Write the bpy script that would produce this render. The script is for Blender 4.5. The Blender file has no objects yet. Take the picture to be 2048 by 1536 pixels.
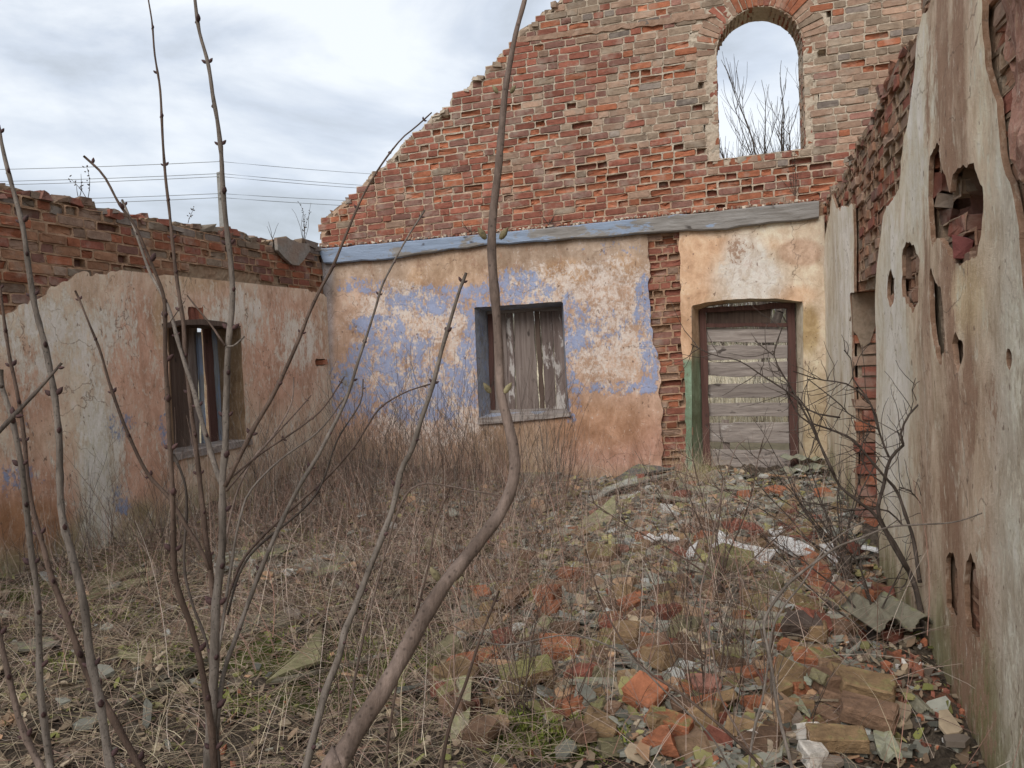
import bpy, bmesh, math, random
import numpy as np
from mathutils import Vector, Matrix
random.seed(7); RNG = np.random.default_rng(11)
R = math.radians
scn = bpy.context.scene

# ------------------------------------------------------------------ camera
F_PX = 1538.0
YAW, PITCH, ROLL = R(17.2), R(-2.9), 0.045
CAM = np.array([0.0, 0.0, 1.6])
cd = bpy.data.cameras.new('camera'); cam = bpy.data.objects.new('camera', cd)
scn.collection.objects.link(cam); scn.camera = cam
cd.sensor_width = 36.0; cd.lens = F_PX / 2048 * 36.0; cd.clip_start = 0.05; cd.clip_end = 3000
cam.matrix_world = (Matrix.Translation(Vector(CAM)) @ Matrix.Rotation(YAW, 4, 'Z') @
                    Matrix.Rotation(math.pi / 2 + PITCH, 4, 'X') @ Matrix.Rotation(-ROLL, 4, 'Z'))
M3 = np.array(cam.matrix_world.to_3x3()); CR, CU, CF = M3[:, 0], M3[:, 1], -M3[:, 2]

# ------------------------------------------------------------------ world, sun, exposure
SUN_EL, SUN_AZ = R(42), R(190)      # soft bright part of the overcast, behind the camera
w = bpy.data.worlds.new('World'); scn.world = w; w.use_nodes = True
nt = w.node_tree; nt.nodes.clear()
def wn(t, **k):
    n = nt.nodes.new(t)
    for a, b in k.items(): setattr(n, a, b)
    return n
out = wn('ShaderNodeOutputWorld'); mix = wn('ShaderNodeMixShader')
sky = wn('ShaderNodeTexSky', sky_type='NISHITA', sun_disc=False, sun_elevation=SUN_EL, sun_rotation=SUN_AZ, air_density=1.0, dust_density=3.0)
b1 = wn('ShaderNodeBackground'); b1.inputs[1].default_value = 0.12
b2 = wn('ShaderNodeBackground'); b2.inputs[1].default_value = 0.64
tc = wn('ShaderNodeTexCoord'); mp = wn('ShaderNodeMapping'); mp.inputs['Scale'].default_value = (1.0, 1.0, 2.6)
mp.inputs['Location'].default_value = (3.1, 1.7, 0.4)
n1 = wn('ShaderNodeTexNoise'); n1.inputs['Scale'].default_value = 2.3; n1.inputs['Detail'].default_value = 9; n1.inputs['Roughness'].default_value = .55
n1.inputs['Distortion'].default_value = .35
cr = wn('ShaderNodeValToRGB'); e = cr.color_ramp.elements
e[0].position = .38; e[0].color = (.50, .54, .585, 1); e[1].position = .59; e[1].color = (.95, .99, 1.03, 1)
e2 = e.new(.475); e2.color = (.68, .74, .83, 1)
L = nt.links.new
L(tc.outputs['Generated'], mp.inputs[0]); L(mp.outputs[0], n1.inputs[0]); L(n1.outputs[0], cr.inputs[0])
L(cr.outputs[0], b2.inputs[0]); L(sky.outputs[0], b1.inputs[0]); mix.inputs[0].default_value = .88
L(b1.outputs[0], mix.inputs[1]); L(b2.outputs[0], mix.inputs[2]); L(mix.outputs[0], out.inputs[0])
sd = bpy.data.lights.new('sun', 'SUN'); sd.energy = 1.5; sd.angle = R(36); sd.color = (1, .97, .93)
so = bpy.data.objects.new('sun', sd); scn.collection.objects.link(so)
so.rotation_euler = Vector((-math.sin(SUN_AZ) * math.cos(SUN_EL), -math.cos(SUN_AZ) * math.cos(SUN_EL), -math.sin(SUN_EL))).to_track_quat('-Z', 'Y').to_euler()
scn.view_settings.view_transform = 'Standard'; scn.view_settings.look = 'None'
scn.view_settings.exposure = 0.74; scn.view_settings.gamma = 1.0
scn.render.resolution_x, scn.render.resolution_y = 1024, 768

# ------------------------------------------------------------------ helpers: maths
def proj(P):
    q = np.asarray(P, float) - CAM
    z = np.maximum(q @ CF, 1e-3)
    return np.stack([1024 + F_PX * (q @ CR) / z, 768 - F_PX * (q @ CU) / z], -1)
def ray(px, py):
    return CF + CR * (px - 1024) / F_PX + CU * (768 - py) / F_PX
def at(px, py, d): return CAM + ray(px, py) * d
def hash2(ix, iy, s):
    h = (ix * 374761393 + iy * 668265263 + s * 1442695041) & 0xffffffff
    h = ((h ^ (h >> 13)) * 1274126177) & 0xffffffff
    return ((h ^ (h >> 16)) & 0xffffff) / float(0xffffff)
def vnoise(x, y, s=0):
    x = np.asarray(x, float); y = np.asarray(y, float)
    ix = np.floor(x).astype(np.int64); iy = np.floor(y).astype(np.int64)
    fx = x - ix; fy = y - iy; fx = fx * fx * (3 - 2 * fx); fy = fy * fy * (3 - 2 * fy)
    a = hash2(ix, iy, s); b = hash2(ix + 1, iy, s); c = hash2(ix, iy + 1, s); d = hash2(ix + 1, iy + 1, s)
    return (a * (1 - fx) + b * fx) * (1 - fy) + (c * (1 - fx) + d * fx) * fy - .5
def fbm(x, y, s=0, o=4, g=.55):
    r = 0; a = 1; f = 1
    for i in range(o):
        r = r + a * vnoise(np.asarray(x) * f + 17.3 * i, np.asarray(y) * f - 9.1 * i, s + i); a *= g; f *= 2.03
    return r
def sdpoly(x, y, poly):
    """signed distance, positive inside"""
    x = np.asarray(x, float); y = np.asarray(y, float)
    poly = np.asarray(poly, float); d = np.full(x.shape, 1e18); ins = np.zeros(x.shape, bool)
    n = len(poly)
    for i in range(n):
        ax, ay = poly[i]; bx, by = poly[(i + 1) % n]
        ex, ey = bx - ax, by - ay; wx, wy = x - ax, y - ay
        t = np.clip((wx * ex + wy * ey) / (ex * ex + ey * ey + 1e-18), 0, 1)
        d = np.minimum(d, (wx - ex * t) ** 2 + (wy - ey * t) ** 2)
        c = ((ay > y) != (by > y)) & (x < ex * (y - ay) / (ey if ey != 0 else 1e-12) + ax)
        ins ^= c
    d = np.sqrt(d); return np.where(ins, d, -d)
def smooth(a, b, x):
    t = np.clip((x - a) / (b - a), 0, 1); return t * t * (3 - 2 * t)

# ------------------------------------------------------------------ helpers: scene objects
COL = scn.collection
def tag(o, label=None, cat=None, group=None, kind=None):
    if label:
        for cut_ in ('well ', ', level with', ' and', ' small', ' bare', ' bushy', ' weathered', ' chipped', ' loose'):
            if len(label.split()) > 16: label = label.replace('well ', '') if cut_ == 'well ' else label.replace(cut_, ',' if 'level' in cut_ else '')
        ws_ = label.split(); label = ' '.join(w_ for i_, w_ in enumerate(ws_) if not (len(ws_) > 16 and w_ == 'the')) if len(ws_) > 16 else label
        o['label'] = label
    if cat: o['category'] = cat
    if group: o['group'] = group
    if kind: o['kind'] = kind
    return o
def empty(name, loc, label, cat, group=None):
    o = bpy.data.objects.new(name, None); COL.objects.link(o); o.location = Vector(loc); o.empty_display_size = .1
    return tag(o, label, cat, group)
def mesh_np(name, V, faces, mat=None, col=None, smoothf=False, attrs=None):
    """faces: list of int arrays (n,k)"""
    me = bpy.data.meshes.new(name); V = np.asarray(V, np.float32)
    me.vertices.add(len(V)); me.vertices.foreach_set('co', V.ravel())
    fs = [np.asarray(f, np.int32) for f in faces if len(f)]
    loops = np.concatenate([f.ravel() for f in fs]); tot = np.concatenate([np.full(len(f), f.shape[1], np.int32) for f in fs])
    st = np.concatenate([[0], np.cumsum(tot)[:-1]]).astype(np.int32)
    me.loops.add(len(loops)); me.loops.foreach_set('vertex_index', loops)
    me.polygons.add(len(tot)); me.polygons.foreach_set('loop_start', st); me.polygons.foreach_set('loop_total', tot)
    me.polygons.foreach_set('use_smooth', np.full(len(tot), bool(smoothf)))
    me.update(calc_edges=True); me.validate()
    def put(nm, c):
        c = np.asarray(c, np.float32)
        if c.shape[1] == 3: c = np.hstack([c, np.ones((len(c), 1), np.float32)])
        a = me.color_attributes.new(nm, 'FLOAT_COLOR', 'POINT'); a.data.foreach_set('color', c.ravel())
    if col is not None: put('Col', col)
    for k, v in (attrs or {}).items(): put(k, v)
    if mat: me.materials.append(mat)
    return me
def link(name, me, parent=None, origin=None):
    o = bpy.data.objects.new(name, me); COL.objects.link(o)
    if parent is not None:
        o.parent = parent
        if origin is None: o.matrix_parent_inverse = Matrix.Translation(-parent.location)
    return o
def recenter(o):
    """put the origin of a top-level mesh at its base"""
    me = o.data; n = len(me.vertices); c = np.empty(n * 3, np.float32); me.vertices.foreach_get('co', c); c = c.reshape(-1, 3)
    p = np.array([c[:, 0].mean(), c[:, 1].mean(), c[:, 2].min()], np.float32)
    me.vertices.foreach_set('co', (c - p).ravel()); me.update(); o.location = Vector([float(q) for q in p]); return o

# ------------------------------------------------------------------ materials
def mat_new(name):
    m = bpy.data.materials.new(name); m.use_nodes = True; t = m.node_tree
    b = t.nodes['Principled BSDF']; b.inputs['Roughness'].default_value = .9
    b.inputs['Specular IOR Level'].default_value = .25
    return m, t, b
def N(t, typ, **k):
    n = t.nodes.new(typ)
    for a, b in k.items():
        if a in ('inp',):
            for kk, vv in b.items(): n.inputs[kk].default_value = vv
        else: setattr(n, a, b)
    return n
def noise(t, co, scale, detail=5, rough=.6, dist=0.0, stretch=None):
    if stretch:
        m = N(t, 'ShaderNodeMapping'); m.inputs['Scale'].default_value = stretch; t.links.new(co, m.inputs[0]); co = m.outputs[0]
    n = N(t, 'ShaderNodeTexNoise', inp={'Scale': scale, 'Detail': detail, 'Roughness': rough, 'Distortion': dist}); t.links.new(co, n.inputs['Vector'])
    return n.outputs[0]
def ramp(t, f, a, b, ca=(0, 0, 0, 1), cb=(1, 1, 1, 1)):
    r = N(t, 'ShaderNodeValToRGB'); e = r.color_ramp.elements; e[0].position = a; e[0].color = ca; e[1].position = b; e[1].color = cb
    t.links.new(f, r.inputs[0]); return r.outputs[0]
def mixc(t, f, a, b, mode='MIX'):
    m = N(t, 'ShaderNodeMix', data_type='RGBA', blend_type=mode)
    for s, v in ((0, f), (6, a), (7, b)):
        if hasattr(v, 'links') or hasattr(v, 'is_linked'): t.links.new(v, m.inputs[s])
        else: m.inputs[s].default_value = v if s == 0 else (tuple(v) + (1,))[:4]
    return m.outputs[2]
def mth(t, op, a, b=0.0, clamp=False):
    m = N(t, 'ShaderNodeMath', operation=op, use_clamp=clamp)
    for i, v in enumerate((a, b)):
        if hasattr(v, 'is_linked'): t.links.new(v, m.inputs[i])
        else: m.inputs[i].default_value = v
    return m.outputs[0]
def bump(t, bs, h, strength=.5, dist=.01):
    b = N(t, 'ShaderNodeBump', inp={'Strength': strength, 'Distance': dist}); t.links.new(h, b.inputs['Height'])
    t.links.new(b.outputs[0], bs.inputs['Normal'])
def objco(t): return N(t, 'ShaderNodeTexCoord').outputs['Object']
def attr(t, n):
    a = N(t, 'ShaderNodeAttribute', attribute_name=n); return a.outputs['Color'], a
def sep(t, c):
    s = N(t, 'ShaderNodeSeparateColor'); t.links.new(c, s.inputs[0]); return s.outputs

def mat_brick():
    m, t, b = mat_new('brick'); co = objco(t); c, _ = attr(t, 'Col')
    n1 = noise(t, co, 14, 8, .7); n2 = noise(t, co, 70, 5, .7); n3 = noise(t, co, 5, 6, .6)
    c1 = mixc(t, ramp(t, n1, .3, .7), mixc(t, 1.0, c, (.70, .66, .64), 'MULTIPLY'), mixc(t, 1.0, c, (1.22, 1.20, 1.18), 'MULTIPLY'))
    c2 = mixc(t, mth(t, 'MULTIPLY', ramp(t, n3, .52, .66), .40), c1, (.36, .31, .25))
    c3 = mixc(t, mth(t, 'MULTIPLY', ramp(t, n2, .60, .72), .55), c2, (.08, .055, .045))
    t.links.new(c3, b.inputs['Base Color'])
    bump(t, b, mth(t, 'ADD', n1, mth(t, 'MULTIPLY', n2, .6)), .75, .012); return m
def mat_mortar():
    m, t, b = mat_new('mortar'); co = objco(t); c, _ = attr(t, 'Col')
    n1 = noise(t, co, 20, 8, .75); n2 = noise(t, co, 3, 5, .6)
    c1 = mixc(t, ramp(t, n1, .3, .7), mixc(t, 1.0, c, (.68, .64, .60), 'MULTIPLY'), mixc(t, 1.0, c, (1.2, 1.2, 1.2), 'MULTIPLY'))
    c2 = mixc(t, mth(t, 'MULTIPLY', ramp(t, n2, .5, .65), .35), c1, (.30, .16, .09))
    t.links.new(c2, b.inputs['Base Color']); bump(t, b, n1, .9, .02); return m
def mat_plaster(streak=1.0, name='plaster', cwhite=(.58, .52, .45), cblue=(.16, .21, .42), sc=1.0):
    """Col = painted ground colour; Msk r: white flakes, g: blue paint, b: brown bare coat"""
    m, t, b = mat_new(name); co = objco(t); c, _ = attr(t, 'Col'); mk, _ = attr(t, 'Msk'); s = sep(t, mk); S_ = streak > .5
    st = (1, 1, .42) if S_ else (1, 1, .8)
    def nz(a, sa, b_, sb, wa=.55, dist=.5):
        """two octave groups, spread to fill 0..1"""
        v = mth(t, 'ADD', mth(t, 'MULTIPLY', noise(t, co, a * sc, 10, .68, dist, sa), wa * 1.75), mth(t, 'MULTIPLY', noise(t, co, b_ * sc, 8, .72, .3, sb), (1 - wa) * 1.75))
        return mth(t, 'SUBTRACT', v, .375)
    def thr(n, k, soft=.035):
        return ramp(t, mth(t, 'SUBTRACT', mth(t, 'ADD', n, k), .5), .5 - soft, .5 + soft)
    big = noise(t, co, 2.2 * sc, 6, .6, .4, st); mid = noise(t, co, 8, 9, .7, .6, (1, 1, .7) if S_ else (1, 1, .8)); fine = noise(t, co, 60, 6, .7); grit = noise(t, co, 190, 3, .6)
    base = mixc(t, ramp(t, big, .33, .67), mixc(t, 1.0, c, (.72, .67, .62), 'MULTIPLY'), mixc(t, 1.0, c, (1.15, 1.16, 1.18), 'MULTIPLY'))
    base = mixc(t, ramp(t, mid, .36, .62), mixc(t, 1.0, base, (.74, .69, .63), 'MULTIPLY'), mixc(t, 1.0, base, (1.08, 1.08, 1.08), 'MULTIPLY'))
    vst = noise(t, co, 13, 8, .74, .25, (1, 1, .12 if S_ else .25)); vs2 = noise(t, co, 42, 6, .74, .3, (1, 1, .22))
    base = mixc(t, mth(t, 'MULTIPLY', ramp(t, vst, .42, .60), .30 if S_ else .22), base, mixc(t, 1.0, base, (.60, .52, .45), 'MULTIPLY'))
    base = mixc(t, mth(t, 'MULTIPLY', ramp(t, vs2, .52, .66), .40 if S_ else .15), base, mixc(t, .5, base, cwhite))
    br = thr(nz(6, st, 38, (1, 1, .45) if S_ else (1, 1, .8)), s[2]); base = mixc(t, mth(t, 'MULTIPLY', br, .88), base, mixc(t, mid, (.18, .105, .065), (.34, .215, .145)))
    wh = thr(nz(8, (1, 1, .42) if S_ else (1, 1, .8), 36, (1, 1, .40) if S_ else (1, 1, .7), .48), s[0], .085); base = mixc(t, mth(t, 'MULTIPLY', wh, .74), base, mixc(t, fine, tuple(q * .78 for q in cwhite), tuple(q * 1.15 for q in cwhite)))
    blt = nz(6.5, (1, 1, .8), 32, (1, 1, .6), .46, .7); bl = thr(blt, s[1], .05); base = mixc(t, mth(t, 'MULTIPLY', bl, .86), base, mixc(t, big, tuple(q * .72 for q in cblue), tuple(q * 1.3 for q in cblue)))
    sc2 = thr(nz(17, (1, 1, .5), 60, (1, 1, .5), .6), .30, .02); base = mixc(t, mth(t, 'MULTIPLY', sc2, .6), base, mixc(t, .65, base, (.62, .58, .52)))
    pit = noise(t, co, 30, 3, .5, 0, (1, 1, .6)); base = mixc(t, mth(t, 'MULTIPLY', ramp(t, pit, .67, .71), .75), base, (.13, .08, .055))
    vo = N(t, 'ShaderNodeTexVoronoi', feature='DISTANCE_TO_EDGE', inp={'Scale': 2.6}); wv = N(t, 'ShaderNodeMix', data_type='VECTOR'); wv.inputs[0].default_value = .35
    nn = N(t, 'ShaderNodeTexNoise', inp={'Scale': 3.5, 'Detail': 6.0}); t.links.new(co, nn.inputs['Vector']); t.links.new(co, wv.inputs[4]); t.links.new(nn.outputs['Color'], wv.inputs[5]); t.links.new(wv.outputs[1], vo.inputs['Vector'])
    crk = mth(t, 'MULTIPLY', ramp(t, vo.outputs['Distance'], .0, .012, (1, 1, 1, 1), (0, 0, 0, 1)), ramp(t, big, .50, .58)); base = mixc(t, mth(t, 'MULTIPLY', crk, .7), base, (.10, .07, .05))
    base = mixc(t, .45, base, mixc(t, fine, (.5, .5, .5), (1.0, 1.0, 1.0)), 'OVERLAY')
    t.links.new(base, b.inputs['Base Color'])
    h = mth(t, 'ADD', mth(t, 'MULTIPLY', wh, -.5), mth(t, 'MULTIPLY', fine, .9)); h = mth(t, 'ADD', h, mth(t, 'MULTIPLY', bl, .5)); h = mth(t, 'ADD', h, mth(t, 'ADD', big, mth(t, 'MULTIPLY', grit, .5)))
    bump(t, b, h, .8, .008); return m
def mat_wood(name, c1, c2, paint=None, amt=0.0, axis='X', grain=28):
    m, t, b = mat_new(name); co = objco(t)
    st = {'X': (.06, 1, 1), 'Y': (1, .06, 1), 'Z': (1, 1, .05)}[axis]
    g = noise(t, co, grain, 8, .7, .4, st); f = noise(t, co, 6, 8, .7, .3, tuple(.3 if q < 1 else 1 for q in st))
    c = mixc(t, ramp(t, g, .32, .68), c1, c2)
    rnd = N(t, 'ShaderNodeObjectInfo').outputs['Random']
    c = mixc(t, mth(t, 'MULTIPLY', rnd, .35), c, tuple(q * .5 for q in c1))
    if amt == 'attr': amt = sep(t, attr(t, 'Msk')[0])[0]
    if paint: c = mixc(t, ramp(t, mth(t, 'ADD', f, amt), .96, 1.06), c, mixc(t, g, tuple(q * .6 for q in paint), tuple(q * 1.15 for q in paint)))
    kn = noise(t, co, 11, 2, .5, 0, tuple(.5 if q < 1 else 1 for q in st)); c = mixc(t, mth(t, 'MULTIPLY', ramp(t, kn, .68, .74), .8), c, (.04, .03, .025))
    t.links.new(c, b.inputs['Base Color']); bump(t, b, mth(t, 'ADD', g, mth(t, 'MULTIPLY', f, 1.5)), 1.0, .010); return m
def mat_attr(name, rough=.9, nz=18, lo=.65, hi=1.25, bs=.5, bd=.008):
    m, t, b = mat_new(name); co = objco(t); c, _ = attr(t, 'Col'); n = noise(t, co, nz, 7, .7)
    t.links.new(mixc(t, n, mixc(t, 1.0, c, (lo,) * 3, 'MULTIPLY'), mixc(t, 1.0, c, (hi,) * 3, 'MULTIPLY')), b.inputs['Base Color'])
    b.inputs['Roughness'].default_value = rough; bump(t, b, n, bs, bd); return m
def mat_obj(name, moss=(.135, .125, .05), nz=16, bd=.012):
    """colour from the object; alpha = how much lichen grows on top"""
    m, t, b = mat_new(name); co = objco(t); oi = N(t, 'ShaderNodeObjectInfo')
    n = noise(t, co, nz, 8, .7, .3); n2 = noise(t, co, 9, 8, .7, .2); n3 = noise(t, co, 60, 5, .7)
    c = mixc(t, ramp(t, n, .3, .72), mixc(t, 1.0, oi.outputs['Color'], (.5, .47, .45), 'MULTIPLY'), mixc(t, 1.0, oi.outputs['Color'], (1.3, 1.25, 1.2), 'MULTIPLY'))
    geo = N(t, 'ShaderNodeNewGeometry'); sx = N(t, 'ShaderNodeSeparateXYZ'); t.links.new(geo.outputs['Normal'], sx.inputs[0])
    up = mth(t, 'ADD', mth(t, 'MULTIPLY', sx.outputs[2], .45), mth(t, 'SUBTRACT', n2, .5)); k = mth(t, 'ADD', up, mth(t, 'SUBTRACT', oi.outputs['Alpha'], .5))
    c = mixc(t, ramp(t, k, .30, .48), c, mixc(t, ramp(t, n3, .35, .65), moss, tuple(q * 2.0 for q in moss)))
    c = mixc(t, mth(t, 'MULTIPLY', ramp(t, n3, .62, .72), .5), c, (.06, .05, .04))
    t.links.new(c, b.inputs['Base Color']); bump(t, b, mth(t, 'ADD', n, n3), .8, bd); return m
def mat_bark(name, c1, c2):
    m, t, b = mat_new(name); co = objco(t)
    n = noise(t, co, 26, 6, .65, 0, (1, 1, .25)); sp = N(t, 'ShaderNodeTexVoronoi', inp={'Scale': 120.0}); t.links.new(co, sp.inputs['Vector'])
    c = mixc(t, ramp(t, n, .3, .7), c1, c2); c = mixc(t, mth(t, 'MULTIPLY', ramp(t, sp.outputs['Distance'], .10, .26, (1, 1, 1, 1), (0, 0, 0, 1)), .65), c, tuple(q * .35 for q in c1))
    t.links.new(c, b.inputs['Base Color']); b.inputs['Roughness'].default_value = .8; n2 = noise(t, co, 9, 7, .7, .5, (1, 1, .5)); c = mixc(t, ramp(t, n2, .42, .6), c, mixc(t, 1.0, c, (.62, .60, .58), 'MULTIPLY')); n3 = noise(t, co, 90, 6, .75, .3, (1, 1, .3)); c = mixc(t, ramp(t, n3, .35, .65), mixc(t, 1.0, c, (.72, .72, .72), 'MULTIPLY'), mixc(t, 1.0, c, (1.25, 1.25, 1.25), 'MULTIPLY'))
    t.links.new(c, b.inputs['Base Color']); bump(t, b, mth(t, 'ADD', n, mth(t, 'MULTIPLY', n3, .7)), .9, .005); return m
def mat_ground():
    m, t, b = mat_new('litter_ground'); co = objco(t); mk, _ = attr(t, 'Msk'); s = sep(t, mk)
    a = noise(t, co, 9, 10, .75, .6); f = noise(t, co, 45, 8, .75, .8); g = noise(t, co, 3, 6, .6)
    c = mixc(t, ramp(t, f, .3, .7), (.022, .016, .011), (.16, .12, .085)); c = mixc(t, mth(t, 'MULTIPLY', ramp(t, a, .5, .62), .6), c, (.25, .20, .15))
    c = mixc(t, ramp(t, mth(t, 'ADD', g, mth(t, 'SUBTRACT', s[1], .5)), .50, .60), c, mixc(t, f, (.03, .04, .008), (.17, .19, .04)))
    c = mixc(t, ramp(t, mth(t, 'ADD', a, mth(t, 'SUBTRACT', s[0], .5)), .50, .62), c, mixc(t, f, (.14, .055, .03), (.38, .16, .09)))
    t.links.new(c, b.inputs['Base Color']); bump(t, b, mth(t, 'ADD', a, f), 1.0, .035); return m

BRICK, MORTAR = mat_brick(), mat_mortar()
PLASTER_B = mat_plaster(.35, 'painted_plaster', (.58, .51, .46), (.20, .25, .39))
PLASTER_L = mat_plaster(1.0, 'flaking_plaster', (.74, .67, .57), (.19, .25, .38))
PLASTER_R = mat_plaster(1.0, 'streaked_plaster', (.72, .65, .52), (.30, .36, .36))
CHIP = mat_attr('shard', .85, 22, .6, 1.3, .6, .006); GRASS = mat_attr('dry_stalk', .8, 30, .8, 1.2, .1, .002)
RUBBLE = mat_obj('rubble_brick'); STONE = mat_obj('rubble_sheet', (.16, .165, .075), 12, .005)
WHITE, wt, wb = mat_new('white_board')
wco = objco(wt); wt.links.new(mixc(wt, ramp(wt, noise(wt, wco, 30, 8, .7), .35, .7), (.42, .40, .37), (.74, .74, .73)), wb.inputs['Base Color'])
BARK_G = mat_bark('grey_bark', (.125, .102, .085), (.225, .19, .162)); BARK_B = mat_bark('brown_bark', (.072, .046, .035), (.15, .104, .08))
BARK_P = mat_bark('purple_bark', (.125, .088, .070), (.225, .168, .14)); BARK_D = mat_bark('dark_bark', (.05, .038, .03), (.115, .09, .075))
BUD = mat_bark('bud_scale', (.05, .028, .03), (.11, .06, .055)); BUDG = mat_bark('green_bud', (.16, .13, .07), (.30, .26, .15))
W_BEAM = mat_wood('blue_beam', (.17, .15, .13), (.33, .31, .29), (.27, .33, .43), 'attr', 'X', 30)
W_GREY = mat_wood('weathered_plank', (.17, .14, .125), (.40, .35, .315), (.50, .46, .43), .335, 'X')
W_GREYV = mat_wood('weathered_board', (.14, .105, .09), (.31, .255, .225), (.48, .36, .34), .30, 'Z')
W_FLAKE = mat_wood('flaking_board', (.10, .07, .06), (.24, .19, .17), (.46, .42, .39), .39, 'Z')
W_BROWN = mat_wood('brown_board', (.07, .045, .035), (.16, .115, .09), (.2, .16, .12), .2, 'Z')
W_RED = mat_wood('red_brown_paint', (.070, .034, .028), (.135, .070, .058), (.25, .22, .20), .28, 'Z')
W_PALE = mat_wood('pale_blue_board', (.22, .23, .24), (.40, .42, .45), (.26, .32, .44), .45, 'Z')
GROUND = mat_ground()

# ------------------------------------------------------------------ geometry builders
def sheet(field, u0, u1, v0, v1, step, mapf, rim, back=False, flip=False):
    """marching squares: mesh of field>0. mapf(u,v,w)->xyz; w is depth into the wall. returns V, faces, uv"""
    nu, nv = int((u1 - u0) / step) + 1, int((v1 - v0) / step) + 1
    U, Vv = np.meshgrid(u0 + np.arange(nu) * step, v0 + np.arange(nv) * step, indexing='ij')
    Fv = field(U, Vv); ins = Fv > 0
    idx = -np.ones(U.shape, int); k = ins.sum(); idx[ins] = np.arange(k)
    pu = list(U[ins]); pv = list(Vv[ins]); cnt = ins[:-1, :-1].astype(int) + ins[1:, :-1] + ins[:-1, 1:] + ins[1:, 1:]
    full = cnt == 4
    A = idx[:-1, :-1][full]; B = idx[1:, :-1][full]; Cc = idx[1:, 1:][full]; D = idx[:-1, 1:][full]
    quads = np.stack([A, B, Cc, D], -1); tris = []; qd = []; pent = []; edges = []; cache = {}
    def cross(i0, j0, i1, j1):
        key = (i0, j0, i1, j1) if (i0, j0) < (i1, j1) else (i1, j1, i0, j0)
        if key in cache: return cache[key]
        a, b = Fv[i0, j0], Fv[i1, j1]; t = min(max(a / (a - b), .05), .95) if a != b else .5
        pu.append(U[i0, j0] * (1 - t) + U[i1, j1] * t); pv.append(Vv[i0, j0] * (1 - t) + Vv[i1, j1] * t)
        cache[key] = len(pu) - 1; return cache[key]
    for i, j in zip(*np.nonzero((cnt > 0) & (cnt < 4))):
        cs = [(i, j), (i + 1, j), (i + 1, j + 1), (i, j + 1)]; poly = []; cut = []
        for q in range(4):
            a, b = cs[q], cs[(q + 1) % 4]
            if ins[a]: poly.append(idx[a])
            if ins[a] != ins[b]:
                c = cross(*a, *b); poly.append(c); cut.append((c, ins[a]))
        if len(poly) == 3: tris.append(poly)
        elif len(poly) == 4: qd.append(poly)
        elif len(poly) >= 5:
            tris.append([poly[0], poly[1], poly[2]]); [tris.append([poly[0], poly[q], poly[q + 1]]) for q in range(2, len(poly) - 1)]
        for q in range(len(cut)):
            if cut[q][1]: edges.append((cut[q][0], cut[(q + 1) % len(cut)][0]))
    pu = np.array(pu); pv = np.array(pv); n = len(pu)
    P = mapf(pu, pv, np.zeros(n)); e = np.array(edges, int).reshape(-1, 2)
    faces = [quads, np.array(qd, int).reshape(-1, 4), np.array(tris, int).reshape(-1, 3)]
    if back:
        P2 = mapf(pu, pv, np.full(n, rim)); faces += [f[:, ::-1] + n for f in faces]
        faces.append(np.stack([e[:, 1], e[:, 0], e[:, 0] + n, e[:, 1] + n], -1)); P = np.vstack([P, P2]); uu = np.concatenate([pu, pu]); vv = np.concatenate([pv, pv])
    else:
        un, inv = np.unique(e, return_inverse=True); inv = inv.reshape(e.shape); P2 = mapf(pu[un], pv[un], np.full(len(un), rim)); m = len(un)
        faces.append(np.stack([inv[:, 1] + n, inv[:, 0] + n, inv[:, 0] + n + m, inv[:, 1] + n + m], -1)); P = np.vstack([P, P[un], P2]); uu = np.concatenate([pu, pu[un], pu[un]]); vv = np.concatenate([pv, pv[un], pv[un]]); sheet.nf = n
    if flip: faces = [f[:, ::-1] for f in faces]
    return P, faces, uu, vv

class Wall:
    def __init__(s, origin, du, nrm, tilt=0.0):
        s.o = np.array(origin, float); s.du = np.array(du, float) / np.linalg.norm(du); s.n = np.array(nrm, float) / np.linalg.norm(nrm); s.tilt = tilt
    def map(s, u, v, w, und=.012, seed=3):
        """w = depth into the wall"""
        k = fbm(u * 1.3, v * 1.3, seed, 3) * und * 2
        u = np.asarray(u, float)
        return s.o + u[..., None] * s.du + np.asarray(v, float)[..., None] * np.array([0, 0, 1.]) - (np.asarray(w, float) + k)[..., None] * s.n
    def px(s, px, py, w=0.0):
        """pixel -> (u,v) on the plane at depth w"""
        d = ray(px, py); o = s.o - s.n * w
        t = np.dot(o - CAM, s.n) / np.dot(d, s.n); p = CAM + d * t
        return (np.dot(p - s.o, s.du), p[2] - s.o[2])
    def poly(s, pts, w=0.0): return [s.px(a, b, w) for a, b in pts]
    def P(s, px, py, w=0.0):
        u, v = s.px(px, py, w); return s.o + u * s.du + np.array([0, 0, v]) - s.n * w

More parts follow.
